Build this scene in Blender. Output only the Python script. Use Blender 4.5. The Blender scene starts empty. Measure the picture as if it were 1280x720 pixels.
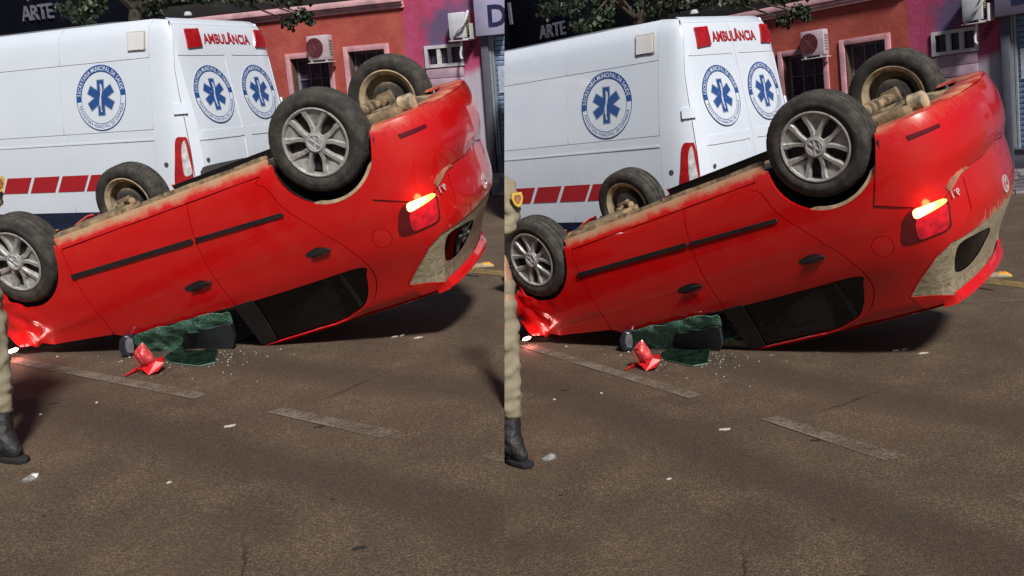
import bpy, bmesh, math, random
import numpy as np
from mathutils import Vector, Matrix, noise
from mathutils.geometry import delaunay_2d_cdt

random.seed(7)
rng = np.random.default_rng(7)
scene = bpy.context.scene
COL = scene.collection

# ------------------------------------------------------------------ camera
# The photograph is one picture of a street shown twice side by side, so the place is built
# twice: two stretches of street that meet along a step in the road.
FM = 1205.65                      # focal length of the view in pixels of a 1280 wide picture
CAM = np.array([0, 0, 1.61789])
RC = np.array([[0.9955533, -0.0167297, -0.0927026],
               [-0.0942001, -0.1768076, -0.9797272],
               [0.0, 0.9841032, -0.1775973]])          # rows: right, down, forward
cam_data = bpy.data.cameras.new('camera')
cam_data.sensor_width = 36
cam_data.lens = FM / 1280 * 36
cam_data.clip_start = .05
cam_data.clip_end = 1500
cam = bpy.data.objects.new('camera', cam_data)
COL.objects.link(cam)
mw = Matrix.Identity(4)
for i in range(3):
    mw[i][0] = RC[0][i]; mw[i][1] = -RC[1][i]; mw[i][2] = -RC[2][i]; mw[i][3] = CAM[i]
cam.matrix_world = mw
scene.camera = cam

# ------------------------------------------------------------------ light
SUN_TO = np.array([.22, -.66, .74]); SUN_TO /= np.linalg.norm(SUN_TO)   # towards the street light
world = bpy.data.worlds.new('World'); scene.world = world; world.use_nodes = True
nt = world.node_tree
sky = nt.nodes.new('ShaderNodeTexSky'); sky.sky_type = 'NISHITA'; sky.sun_disc = False
sky.sun_elevation = math.asin(SUN_TO[2]); sky.sun_rotation = math.atan2(SUN_TO[0], SUN_TO[1])
bg = nt.nodes['Background']; bg.inputs['Strength'].default_value = .016
nt.links.new(sky.outputs[0], bg.inputs['Color'])
sd = bpy.data.lights.new('street_light_sun', 'SUN'); sd.energy = 2.6; sd.angle = math.radians(8); sd.color = (1, .95, .88)
sun = bpy.data.objects.new('street_light_sun', sd); COL.objects.link(sun)
sun.rotation_euler = Vector(SUN_TO).to_track_quat('Z', 'Y').to_euler()
scene.view_settings.view_transform = 'Standard'
scene.view_settings.look = 'None'
scene.view_settings.exposure = 1.0
scene.view_settings.gamma = 1
scene.view_settings.use_curve_mapping = False

# ------------------------------------------------------------------ the photograph's own camera (pixels -> positions)
F0, CX, CY = 1250.76, 315., 360.
def ray(px): return RC.T @ np.array([(px[0]-CX)/F0, (px[1]-CY)/F0, 1.])
def on_plane(px, n, d):
    r = ray(px); return CAM + r*(d - n@CAM)/(n@r)
def ground(px, z=0.): return on_plane(px, np.array([0, 0, 1.]), z)
def project(P):
    q = (np.asarray(P)-CAM)@RC.T
    return np.stack([CX+F0*q[..., 0]/q[..., 2], CY+F0*q[..., 1]/q[..., 2]], -1)

def set_matrix(g):
    v = np.array(g[:3]); a = np.linalg.norm(v)
    R = np.array(Matrix.Rotation(a, 3, Vector(v/a)))
    t = CAM + np.array(g[3:]) - R@CAM
    m = Matrix.Identity(4)
    for i in range(3):
        for j in range(3): m[i][j] = R[i][j]
        m[i][3] = t[i]
    return m
TL = set_matrix([0.0306016, 0.0172620, 0.2420373, -0.1147833, 0.0837130, -0.0283754])
TR = set_matrix([-0.0123555, -0.0290403, -0.2371708, 0.0616124, 0.0738530, -0.1008851])

# ------------------------------------------------------------------ materials
MATS = {}
def nodes_of(name):
    m = bpy.data.materials.new(name); m.use_nodes = True
    t = m.node_tree; b = t.nodes['Principled BSDF']
    return m, t, b
def N(t, typ, **kw):
    n = t.nodes.new(typ)
    for k, v in kw.items():
        if k in ('operation', 'blend_type', 'data_type', 'interpolation_type', 'feature', 'noise_dimensions', 'distance'): setattr(n, k, v)
        else: n.inputs[k].default_value = v
    return n
def noise_n(t, co, scale, detail=4, rough=.55):
    n = N(t, 'ShaderNodeTexNoise', Scale=scale, Detail=detail, Roughness=rough)
    t.links.new(co, n.inputs['Vector']); return n.outputs[0]
def ramp(t, fac, a, b, lo=0., hi=1.):
    n = t.nodes.new('ShaderNodeMapRange'); n.interpolation_type = 'SMOOTHSTEP'
    n.inputs['From Min'].default_value = a; n.inputs['From Max'].default_value = b
    n.inputs['To Min'].default_value = lo; n.inputs['To Max'].default_value = hi
    t.links.new(fac, n.inputs['Value']); return n.outputs[0]
def mixc(t, fac, a, b, blend='MIX'):
    n = t.nodes.new('ShaderNodeMix'); n.data_type = 'RGBA'; n.blend_type = blend
    for s, v in ((n.inputs[0], fac), (n.inputs[6], a), (n.inputs[7], b)):
        if hasattr(v, 'is_linked') or hasattr(v, 'links'): t.links.new(v, s)
        elif isinstance(v, (int, float)): s.default_value = v
        else: s.default_value = (*v, 1)
    return n.outputs[2]
def math_n(t, op, a, b=None):
    n = t.nodes.new('ShaderNodeMath'); n.operation = op
    for i, v in enumerate((a, b)):
        if v is None: continue
        if hasattr(v, 'links'): t.links.new(v, n.inputs[i])
        else: n.inputs[i].default_value = v
    return n.outputs[0]
def bump_n(t, b, h, strength, dist=.01):
    n = t.nodes.new('ShaderNodeBump'); n.inputs['Strength'].default_value = strength; n.inputs['Distance'].default_value = dist
    t.links.new(h, n.inputs['Height']); t.links.new(n.outputs[0], b.inputs['Normal'])
def coords(t):
    n = t.nodes.new('ShaderNodeTexCoord'); return n.outputs['Object']
def sep(t, co):
    n = t.nodes.new('ShaderNodeSeparateXYZ'); t.links.new(co, n.inputs[0]); return n.outputs

def simple(name, col, rough=.5, metal=0., coat=0., var=.12, vs=6., bump=0., bs=60., emit=None, es=0., dirt=None, damt=.5, ds=3., spec=.5):
    if name in MATS: return MATS[name]
    m, t, b = nodes_of(name)
    co = coords(t)
    n1 = noise_n(t, co, vs)
    c = mixc(t, ramp(t, n1, .3, .7), tuple(x*(1-var) for x in col), tuple(min(1, x*(1+var)) for x in col))
    if dirt is not None:
        n2 = noise_n(t, co, ds, 6, .65)
        c = mixc(t, ramp(t, n2, .62-damt*.4, .78-damt*.2), c, dirt)
    t.links.new(c, b.inputs['Base Color'])
    n3 = noise_n(t, co, vs*4)
    t.links.new(ramp(t, n3, .2, .8, max(0, rough-.08), min(1, rough+.08)), b.inputs['Roughness'])
    b.inputs['Metallic'].default_value = metal; b.inputs['Specular IOR Level'].default_value = spec
    b.inputs['Coat Weight'].default_value = coat
    b.inputs['Coat Roughness'].default_value = .08
    if bump: bump_n(t, b, noise_n(t, co, bs), bump)
    if emit:
        b.inputs['Emission Color'].default_value = (*emit, 1); b.inputs['Emission Strength'].default_value = es
    MATS[name] = m
    return m

DUST = (.40, .29, .17)
def red_paint():
    m, t, b = nodes_of('red_car_paint')
    co = coords(t); x, y, z = sep(t, co)
    base = (.52, .0035, .005)
    fine = noise_n(t, co, 90, 4, .7)
    big = noise_n(t, co, 5, 6, .65)
    st = t.nodes.new('ShaderNodeMapping'); st.inputs['Scale'].default_value = (3, 24, 5); st.inputs['Rotation'].default_value = (.5, 0, 0)
    t.links.new(co, st.inputs[0]); streak = noise_n(t, st.outputs[0], 3, 5, .7)
    # dust along the sills and the lower bumper lip
    zz = math_n(t, 'ADD', z, math_n(t, 'MULTIPLY', math_n(t, 'SUBTRACT', big, .5), .16))
    d1 = ramp(t, zz, .275, .20)
    # mud flung over the tail around the rear window
    rear = ramp(t, x, -.30, -.48)
    zz2 = math_n(t, 'ADD', z, math_n(t, 'MULTIPLY', math_n(t, 'SUBTRACT', streak, .5), .42))
    d2 = math_n(t, 'MULTIPLY', math_n(t, 'MULTIPLY', ramp(t, zz2, .98, 1.05), math_n(t, 'MULTIPLY', rear, ramp(t, z, 1.33, 1.29))), ramp(t, y, -.55, -.25))
    d3 = math_n(t, 'MULTIPLY', ramp(t, math_n(t, 'ADD', z, math_n(t, 'MULTIPLY', math_n(t, 'SUBTRACT', streak, .5), .35)), .36, .25), math_n(t, 'MULTIPLY', rear, .12))
    d = math_n(t, 'MAXIMUM', math_n(t, 'MAXIMUM', d1, d2), d3)
    d = math_n(t, 'MULTIPLY', d, ramp(t, fine, .25, .6, .55, 1))
    film = math_n(t, 'MULTIPLY', ramp(t, big, .4, .75), .03)
    d = math_n(t, 'MAXIMUM', d, film)
    c = mixc(t, d, base, DUST)
    t.links.new(c, b.inputs['Base Color'])
    t.links.new(ramp(t, d, 0, .6, .24, .9), b.inputs['Roughness'])
    t.links.new(ramp(t, d, 0, .5, .9, 0), b.inputs['Coat Weight'])
    b.inputs['Coat Roughness'].default_value = .04
    bump_n(t, b, noise_n(t, co, 220), .03, .002)
    return m
RED = red_paint()
BLACK_PLASTIC = simple('black_plastic', (.012, .012, .013), .5, var=.3)
DARK = simple('dark_interior', (.006, .006, .007), .85)
LINER = simple('wheel_well_liner', (.008, .008, .008), .9, dirt=(.05, .04, .03), damt=.2)
DUSTY = simple('dusty_underbody', (.25, .175, .10), .95, var=.4, vs=11, bump=.6, bs=40, dirt=(.035, .03, .026), damt=.5, ds=9)
DUSTYRIM = simple('dusty_steel_rim', (.42, .33, .21), .85, var=.25, vs=12, dirt=(.1, .09, .07), damt=.3, ds=9)
ALLOY = simple('silver_wheel_cover', (.40, .395, .385), .36, metal=.3, var=.18, vs=14, dirt=(.15, .125, .10), damt=.3, ds=16)
STEEL = simple('grey_steel_rim', (.20, .19, .18), .5, metal=.3, var=.2, vs=10, dirt=(.06, .05, .04), damt=.3, ds=9)
CHROME = simple('chrome', (.62, .62, .64), .3, metal=.35)
GLASS_DARK = None
def glass(name, tint, rough=.03, alpha=.35, dirt=None, amt=.0):
    m, t, b = nodes_of(name)
    t.nodes.remove(b); out = t.nodes['Material Output']
    tr = t.nodes.new('ShaderNodeBsdfTransparent'); tr.inputs[0].default_value = (*tint, 1)
    gl = t.nodes.new('ShaderNodeBsdfGlossy'); gl.inputs['Roughness'].default_value = rough; gl.inputs[0].default_value = (.9, .9, .9, 1)
    fr = t.nodes.new('ShaderNodeFresnel'); fr.inputs[0].default_value = 1.5
    mx = t.nodes.new('ShaderNodeMixShader')
    t.links.new(fr.outputs[0], mx.inputs[0]); t.links.new(tr.outputs[0], mx.inputs[1]); t.links.new(gl.outputs[0], mx.inputs[2])
    res = mx.outputs[0]
    if dirt:
        co = coords(t)
        df = t.nodes.new('ShaderNodeBsdfDiffuse'); df.inputs[0].default_value = (*dirt, 1)
        m2 = t.nodes.new('ShaderNodeMixShader')
        t.links.new(ramp(t, noise_n(t, co, 9, 6, .7), .35, .8, 0, amt), m2.inputs[0])
        t.links.new(res, m2.inputs[1]); t.links.new(df.outputs[0], m2.inputs[2]); res = m2.outputs[0]
    t.links.new(res, out.inputs[0])
    return m
GLASS_DARK = glass('tinted_window_glass', (.012, .013, .013), dirt=(.2, .17, .13), amt=.008)

def shattered():
    m, t, b = nodes_of('shattered_green_glass')
    co = coords(t)
    v = t.nodes.new('ShaderNodeTexVoronoi'); v.feature = 'DISTANCE_TO_EDGE'; v.inputs['Scale'].default_value = 62
    dist = t.nodes.new('ShaderNodeMix'); dist.data_type = 'VECTOR'; dist.inputs[0].default_value = .04
    nn = t.nodes.new('ShaderNodeTexNoise'); nn.inputs['Scale'].default_value = 25
    t.links.new(co, nn.inputs[0]); t.links.new(co, dist.inputs[4]); t.links.new(nn.outputs['Color'], dist.inputs[5])
    t.links.new(dist.outputs[1], v.inputs['Vector'])
    crack = ramp(t, v.outputs[0], .0, .09, 1, 0)
    patch = ramp(t, noise_n(t, co, 11, 5, .6), .3, .7)
    base = mixc(t, patch, (.010, .05, .034), (.05, .19, .12))
    c = mixc(t, math_n(t, 'MULTIPLY', crack, .8), base, (.32, .48, .40))
    t.links.new(c, b.inputs['Base Color']); b.inputs['Roughness'].default_value = .25
    bump_n(t, b, crack, .6, .004)
    return m
SHATTER = shattered()

def asphalt():
    m, t, b = nodes_of('worn_brown_asphalt')
    co = coords(t)
    big = noise_n(t, co, .55, 5, .6); mid = noise_n(t, co, 2.3, 6, .65); fine = noise_n(t, co, 60, 5, .8)
    mp = t.nodes.new('ShaderNodeMapping'); mp.inputs['Rotation'].default_value = (0, 0, math.radians(52)); mp.inputs['Scale'].default_value = (1.3, .22, 1)
    t.links.new(co, mp.inputs[0]); streak = noise_n(t, mp.outputs[0], 1.6, 5, .6)
    vo = t.nodes.new('ShaderNodeTexVoronoi'); vo.inputs['Scale'].default_value = 150
    t.links.new(co, vo.inputs['Vector'])
    c = mixc(t, ramp(t, big, .35, .68), (.058, .038, .0245), (.078, .052, .034))
    c = mixc(t, ramp(t, streak, .42, .68, 0, .55), c, (.042, .0265, .017))
    c = mixc(t, ramp(t, mid, .5, .78, 0, .55), c, (.10, .067, .041))
    stones = ramp(t, vo.outputs['Color'], .35, 1.)
    c = mixc(t, math_n(t, 'MULTIPLY', stones, ramp(t, mid, .25, .75, .22, .85)), c, (.215, .152, .092))
    c = mixc(t, ramp(t, fine, .52, .3, 0, .85), c, (.012, .008, .006))
    # tyre tracks polished into the lane
    for pa, pb, wd in (((335, 462), (640, 512), .30), ((250, 560), (640, 690), .28)):
        A, B = ground(pa), ground(pb); d = (B-A)/np.linalg.norm(B-A); nn_ = np.array([-d[1], d[0], 0])
        dp = t.nodes.new('ShaderNodeVectorMath'); dp.operation = 'DOT_PRODUCT'; dp.inputs[1].default_value = tuple(nn_); t.links.new(co, dp.inputs[0])
        dist = math_n(t, 'ABSOLUTE', math_n(t, 'ADD', math_n(t, 'SUBTRACT', dp.outputs['Value'], float(nn_@A)), math_n(t, 'MULTIPLY', math_n(t, 'SUBTRACT', big, .5), .5)))
        c = mixc(t, math_n(t, 'MULTIPLY', ramp(t, dist, wd, .05), ramp(t, mid, .35, .6, .25, .65)), c, (.032, .020, .0135))
    # hairline cracks, only here and there
    wv = t.nodes.new('ShaderNodeMix'); wv.data_type = 'VECTOR'; wv.inputs[0].default_value = .18
    nv = t.nodes.new('ShaderNodeTexNoise'); nv.inputs['Scale'].default_value = 3.5; nv.inputs['Detail'].default_value = 6
    t.links.new(co, nv.inputs[0]); t.links.new(co, wv.inputs[4]); t.links.new(nv.outputs['Color'], wv.inputs[5])
    ck = t.nodes.new('ShaderNodeTexVoronoi'); ck.feature = 'DISTANCE_TO_EDGE'; ck.inputs['Scale'].default_value = .75; t.links.new(wv.outputs[1], ck.inputs['Vector'])
    c = mixc(t, math_n(t, 'MULTIPLY', ramp(t, ck.outputs['Distance'], .007, .001), ramp(t, big, .48, .60, 0, .8)), c, (.012, .008, .006))
    t.links.new(c, b.inputs['Base Color'])
    t.links.new(ramp(t, mid, .3, .7, .72, .92), b.inputs['Roughness'])
    hgt = math_n(t, 'ADD', fine, math_n(t, 'MULTIPLY', vo.outputs['Distance'], -.8))
    bump_n(t, b, hgt, .45, .010)
    return m
ASPHALT = asphalt()
def worn_marking(name, col, lo, hi):
    m, t, b = nodes_of(name)
    co = coords(t)
    f = noise_n(t, co, 45, 6, .8); g = noise_n(t, co, 3.5, 4, .6)
    fac = ramp(t, math_n(t, 'ADD', f, math_n(t, 'MULTIPLY', g, .6)), lo, hi)
    t.links.new(mixc(t, fine_fac(t, co), col, tuple(x*.6 for x in col)), b.inputs['Base Color'])
    b.inputs['Roughness'].default_value = .85
    t.links.new(fac, b.inputs['Alpha'])
    return m
def fine_fac(t, co): return ramp(t, noise_n(t, co, 120), .35, .65)
WHITE_MARK = worn_marking('worn_white_line', (.23, .19, .15), .62, .98)
WHITE_EDGE = worn_marking('worn_white_line_edge', (.23, .19, .15), .66, .92)
YELLOW_MARK = worn_marking('worn_yellow_line', (.30, .21, .08), .62, .9)

# ------------------------------------------------------------------ mesh helpers
def link(o, parent=None):
    COL.objects.link(o)
    if parent is not None: o.parent = parent
    return o
def make(name, V, Fc, mat, parent=None, smooth=False, mats=None, mi=None, auto=None):
    me = bpy.data.meshes.new(name)
    me.from_pydata([tuple(map(float, v)) for v in V], [], [tuple(int(i) for i in f) for f in Fc])
    for mm in (mats or [mat]): me.materials.append(mm)
    if mi is not None: me.polygons.foreach_set('material_index', list(mi))
    if smooth: me.polygons.foreach_set('use_smooth', [True]*len(me.polygons))
    me.update()
    if auto: me.set_sharp_from_angle(angle=math.radians(auto))
    return link(bpy.data.objects.new(name, me), parent)

class MB:
    def __init__(s): s.v = []; s.f = []
    def add(s, V, Fc):
        n = len(s.v); s.v += [tuple(x) for x in V]; s.f += [tuple(i+n for i in f) for f in Fc]; return s
    def box(s, x0, x1, y0, y1, z0, z1, M=None):
        V = [(x, y, z) for x in (x0, x1) for y in (y0, y1) for z in (z0, z1)]
        if M is not None: V = [tuple(M@Vector(v)) for v in V]
        return s.add(V, [(0, 1, 3, 2), (4, 6, 7, 5), (0, 4, 5, 1), (2, 3, 7, 6), (0, 2, 6, 4), (1, 5, 7, 3)])
    def lathe(s, prof, seg=48, axis='Y', o=(0, 0, 0), close=False, mod=None):
        V = []; Fc = []; n = len(prof)
        for k in range(seg):
            a = 2*math.pi*k/seg; c, sn = math.cos(a), math.sin(a)
            for i, (r, h) in enumerate(prof):
                if mod: r = mod(i, k, r)
                p = {'Y': (r*c, h, r*sn), 'Z': (r*c, r*sn, h), 'X': (h, r*c, r*sn)}[axis]
                V.append((p[0]+o[0], p[1]+o[1], p[2]+o[2]))
        m = n if close else n-1
        for k in range(seg):
            for i in range(m):
                j = (i+1) % n; k2 = (k+1) % seg
                Fc.append((k*n+i, k*n+j, k2*n+j, k2*n+i))
        return s.add(V, Fc)
    def tube(s, pts, r, seg=8, cap=True):
        pts = [Vector(p) for p in pts]; rs = r if hasattr(r, '__len__') else [r]*len(pts)
        V = []; Fc = []; up = None
        for i, p in enumerate(pts):
            d = (pts[min(i+1, len(pts)-1)]-pts[max(i-1, 0)]).normalized()
            if up is None:
                up = d.orthogonal().normalized()
            up = (up-d*up.dot(d)).normalized(); sd_ = d.cross(up)
            for k in range(seg):
                a = 2*math.pi*k/seg; V.append(p+(up*math.cos(a)+sd_*math.sin(a))*rs[i])
        for i in range(len(pts)-1):
            for k in range(seg):
                k2 = (k+1) % seg; Fc.append((i*seg+k, i*seg+k2, (i+1)*seg+k2, (i+1)*seg+k))
        if cap:
            Fc.append(tuple(range(seg))[::-1]); Fc.append(tuple((len(pts)-1)*seg+k for k in range(seg)))
        return s.add(V, Fc)
    def prism(s, poly, h0, h1, axis='Y', M=None):
        n = len(poly); V = []
        for h in (h0, h1):
            for a, b in poly:
                V.append({'Y': (a, h, b), 'Z': (a, b, h), 'X': (h, a, b)}[axis])
        if M is not None: V = [tuple(M@Vector(v)) for v in V]
        Fc = [tuple(range(n)), tuple(range(n, 2*n))[::-1]] + [(i, (i+1) % n, (i+1) % n+n, i+n) for i in range(n)]
        return s.add(V, Fc)
    def build(s, name, mat, parent=None, smooth=False, bevel=0, seg=2, auto=35):
        me = bpy.data.meshes.new(name)
        bm = bmesh.new()
        vs = [bm.verts.new(v) for v in s.v]
        for f in s.f:
            try: bm.faces.new([vs[i] for i in f])
            except ValueError: pass
        if bevel:
            bmesh.ops.recalc_face_normals(bm, faces=bm.faces)
            es = [e for e in bm.edges if len(e.link_faces) == 2 and e.calc_face_angle(0) > .6]
            bmesh.ops.bevel(bm, geom=es, offset=bevel, segments=seg, affect='EDGES', profile=.5, clamp_overlap=True)
        bmesh.ops.recalc_face_normals(bm, faces=bm.faces)
        for f in bm.faces: f.smooth = smooth or bool(bevel)
        bm.to_mesh(me); bm.free(); me.materials.append(mat)
        if smooth or bevel: me.set_sharp_from_angle(angle=math.radians(auto))
        return link(bpy.data.objects.new(name, me), parent)

ROOTS = []
def tag(o, label, cat, group=None, kind=None):
    if kind: o['kind'] = kind
    if label: o['label'] = label
    if cat: o['category'] = cat
    if group: o['group'] = group
    ROOTS.append(o); return o
def thing(name, label, cat, group=None, M=None):
    o = bpy.data.objects.new(name, None); o.empty_display_size = .2; COL.objects.link(o)
    if M is not None: o.matrix_world = M
    return tag(o, label, cat, group)

# monotone-ish cubic table
def pchip(xs, ys):
    xs = np.array(xs, float); ys = np.array(ys, float); h = np.diff(xs); d = np.diff(ys)/h
    m = np.zeros(len(xs)); m[0] = d[0]; m[-1] = d[-1]
    for i in range(1, len(xs)-1):
        if d[i-1]*d[i] > 0:
            w1 = 2*h[i]+h[i-1]; w2 = h[i]+2*h[i-1]; m[i] = (w1+w2)/(w1/d[i-1]+w2/d[i])
    def f(x):
        x = np.clip(np.asarray(x, float), xs[0], xs[-1]); i = np.clip(np.searchsorted(xs, x)-1, 0, len(h)-1)
        t = (x-xs[i])/h[i]
        return ys[i]*(2*t**3-3*t*t+1)+h[i]*m[i]*(t**3-2*t*t+t)+ys[i+1]*(-2*t**3+3*t*t)+h[i]*m[i+1]*(t**3-t*t)
    return f
def catmull(pts, n=24):
    P = np.array(pts, float); P = np.vstack([2*P[0]-P[1], P, 2*P[-1]-P[-2]]); out = []
    for i in range(1, len(P)-2):
        for k in range(n):
            t = k/n
            out.append(.5*((2*P[i])+(-P[i-1]+P[i+1])*t+(2*P[i-1]-5*P[i]+4*P[i+1]-P[i+2])*t*t+(-P[i-1]+3*P[i]-3*P[i+1]+P[i+2])*t**3))
    out.append(P[-2]); return np.array(out)

class Surf:
    """A body skin: a plan outline walked by q, pulled in with height z."""
    def __init__(s, plan, ref, side, rear, front=None):
        C = catmull(plan); s.C = C
        L = np.r_[0, np.cumsum(np.linalg.norm(np.diff(C, axis=0), axis=1))]
        i = ref(C); s.q = L[i]-L+ref.q0
        T = np.gradient(C, axis=0); T /= np.linalg.norm(T, axis=1)[:, None]
        s.n = np.stack([T[:, 1], -T[:, 0]], 1)*ref.sign
        s.side, s.rear, s.front = side, rear, front or rear
        o = np.argsort(s.q); s.q = s.q[o]; s.C = C[o]; s.n = s.n[o]
        s.yaxis = ref.rear_axis
    def __call__(s, q, z):
        q = np.asarray(q, float); z = np.asarray(z, float)
        x = np.interp(q, s.q, s.C[:, 0]); y = np.interp(q, s.q, s.C[:, 1])
        nx = np.interp(q, s.q, s.n[:, 0]); ny = np.interp(q, s.q, s.n[:, 1])
        if s.yaxis == 0:      # car: rear looks along -x, sides along y
            ix = np.where(nx < 0, s.rear(z), s.front(z)); iy = s.side(z)
        else:                 # van: rear looks along -y, sides along x
            iy = s.rear(z); ix = s.side(z)
        return np.stack([x-nx*ix, y-ny*iy, z+0*x], -1)
    def normal(s, q, z):
        e = .004
        a = s(q+e, z)-s(q-e, z); b = s(q, np.asarray(z)+e)-s(q, np.asarray(z)-e)
        n = np.cross(a, b); n /= np.linalg.norm(n, axis=-1)[..., None]+1e-12
        o = np.stack([np.interp(q, s.q, s.n[:, 0]), np.interp(q, s.q, s.n[:, 1]), 0*np.asarray(q)], -1)
        sg = np.sign(np.sum(n*o, -1)); sg = np.where(sg == 0, 1, sg)
        return n*sg[..., None]
    def prep(s, M, q0, q1, z0, z1):
        qs = np.arange(q0, q1, .005); zs = np.arange(z0, z1, .005)
        Q, Z = np.meshgrid(qs, zs); P = s(Q, Z); n = s.normal(Q, Z)
        Mr = np.array(M)[:3, :3]; t = np.array(M)[:3, 3]
        W = P@Mr.T+t; nw = n@Mr.T
        vis = np.sum(nw*(W-CAM), -1) < 0.02
        s.px = project(W); s.px[~vis] = 1e6; s.Q, s.Z = Q, Z
    def at(s, px):
        d = np.sum((s.px-np.array(px, float))**2, -1); k = np.unravel_index(np.argmin(d), d.shape)
        return (float(s.Q[k]), float(s.Z[k]))
    def poly(s, pts): return [s.at(p) for p in pts]

class Flat:
    def __call__(s, q, z): q = np.asarray(q, float); z = np.asarray(z, float); return np.stack([q, 0*q, z], -1)
    def normal(s, q, z): q = np.asarray(q, float); return np.stack([0*q, 0*q-1, 0*q], -1)
FLAT = Flat()

def inside(P, poly):
    x, y = P[:, 0], P[:, 1]; c = np.zeros(len(P), bool); n = len(poly)
    for i in range(n):
        x1, y1 = poly[i]; x2, y2 = poly[(i+1) % n]
        k = ((y1 > y) != (y2 > y)) & (x < (x2-x1)*(y-y1)/((y2-y1) if y2 != y1 else 1e-12)+x1)
        c ^= k
    return c
def densify(poly, step):
    out = []
    for i in range(len(poly)):
        a = np.array(poly[i], float); b = np.array(poly[(i+1) % len(poly)], float)
        n = max(1, int(np.ceil(np.linalg.norm(b-a)/step)))
        for k in range(n): out.append(tuple(a+(b-a)*k/n))
    return out
def smooth_closed(poly, n=6):
    P = np.array(poly, float); m = len(P); out = []
    for i in range(m):
        a, b, c, d = P[i-1], P[i], P[(i+1) % m], P[(i+2) % m]
        for k in range(n):
            t = k/n
            out.append(tuple(.5*((2*b)+(-a+c)*t+(2*a-5*b+4*c-d)*t*t+(-a+3*b-3*c+d)*t**3)))
    return out
def smooth_open(pts, n=5): return [tuple(p) for p in catmull(pts, n)]
def circle(c, r, n=32, ry=None): return [(c[0]+r*math.cos(2*math.pi*k/n), c[1]+(ry or r)*math.sin(2*math.pi*k/n)) for k in range(n)]
def rrect(x0, x1, z0, z1, r, n=5):
    out = []
    for cx, cz, a0 in ((x1-r, z1-r, 0), (x0+r, z1-r, 90), (x0+r, z0+r, 180), (x1-r, z0+r, 270)):
        for k in range(n+1):
            a = math.radians(a0+90*k/n); out.append((cx+r*math.cos(a), cz+r*math.sin(a)))
    return out

def panel(name, S, outline, mat, parent=None, holes=(), thick=.02, step=.05, off=0., flip=False, deform=None, smooth=True):
    loops = [densify(outline, step)]+[densify(h, step*.7) for h in holes]
    pts = []; edges = []
    for lp in loops:
        n0 = len(pts); pts += lp; edges += [(n0+i, n0+(i+1) % len(lp)) for i in range(len(lp))]
    A = np.array(pts)
    q0, z0 = A.min(0); q1, z1 = A.max(0)
    G = np.array([(q, z) for q in np.arange(q0+step*.5, q1, step) for z in np.arange(z0+step*.5, z1, step)]).reshape(-1, 2)
    if len(G):
        ok = inside(G, outline)
        for h in holes: ok &= ~inside(G, h)
        G = G[ok]
        if len(G):
            d = np.min(np.linalg.norm(G[:, None]-A[None], axis=2), axis=1); G = G[d > step*.45]
            pts = pts+[tuple(g) for g in G]
    r = delaunay_2d_cdt([Vector(p) for p in pts], edges, [], 0, 1e-7)
    V2 = np.array([tuple(v) for v in r[0]]); T = [tuple(f) for f in r[2]]
    cen = np.array([V2[list(t)].mean(0) for t in T]); ok = inside(cen, outline)
    for h in holes: ok &= ~inside(cen, h)
    def _ar(t): a, b, c = V2[t[0]], V2[t[1]], V2[t[2]]; return abs((b[0]-a[0])*(c[1]-a[1])-(b[1]-a[1])*(c[0]-a[0]))/max(1e-9, max(np.linalg.norm(b-a), np.linalg.norm(c-b), np.linalg.norm(a-c))**2)
    T = [t for t, k in zip(T, ok) if k and _ar(t) > .004]
    P = S(V2[:, 0], V2[:, 1]); n = S.normal(V2[:, 0], V2[:, 1])
    P = P+n*off
    if deform is not None: P = deform(P, V2)
    cnt = {}
    for t in T:
        for i in range(len(t)):
            a, b = t[i], t[(i+1) % len(t)]; cnt.setdefault((min(a, b), max(a, b)), []).append((a, b))
    V = list(P); Fc = list(T)
    if thick:
        mp = {}
        def dup(i, d):
            if (i, d) not in mp: mp[(i, d)] = len(V); V.append(P[i]-n[i]*thick*d)
            return mp[(i, d)]
        for k, e in cnt.items():
            if len(e) == 1:
                a, b = e[0]; Fc.append((dup(b, 0), dup(a, 0), dup(a, 1), dup(b, 1)))
    V = np.array(V)
    if flip: V[:, 1] *= -1; Fc = [f[::-1] for f in Fc]
    return make(name, V, Fc, mat, parent, smooth)

# lettering
_glyph = {}
def text_tris(body, size, bold=0., align='CENTER'):
    key = (body, size, bold, align)
    if key in _glyph: return _glyph[key]
    cu = bpy.data.curves.new('lettering', 'FONT'); cu.body = body; cu.size = size; cu.align_x = align; cu.align_y = 'CENTER'
    cu.resolution_u = 3; cu.offset = bold
    o = bpy.data.objects.new('lettering', cu); COL.objects.link(o)
    dg = bpy.context.evaluated_depsgraph_get(); me = bpy.data.meshes.new_from_object(o.evaluated_get(dg))
    bm = bmesh.new(); bm.from_mesh(me); bmesh.ops.triangulate(bm, faces=bm.faces)
    V = np.array([v.co[:2] for v in bm.verts]).reshape(-1, 2); Fc = [tuple(v.index for v in f.verts) for f in bm.faces]
    bm.free(); bpy.data.objects.remove(o); bpy.data.curves.remove(cu)
    _glyph[key] = (V, Fc); return V, Fc
def decal(name, S, c, V2, Fc, mat, parent, off=.003, sq=-1):
    """flat print: (u right, v up) about the point c = (q, z) of a skin"""
    V2 = np.asarray(V2, float); q = c[0]+sq*V2[:, 0]; z = c[1]+V2[:, 1]
    P = S(q, z)+S.normal(q, z)*off
    return make(name, P, Fc, mat, parent)
def ring2(r0, r1, a0=0, a1=360, n=64):
    V = []; Fc = []
    for k in range(n+1):
        a = math.radians(a0+(a1-a0)*k/n); V += [(r0*math.cos(a), r0*math.sin(a)), (r1*math.cos(a), r1*math.sin(a))]
    for k in range(n): Fc.append((2*k, 2*k+1, 2*k+3, 2*k+2))
    return V, Fc
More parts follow.
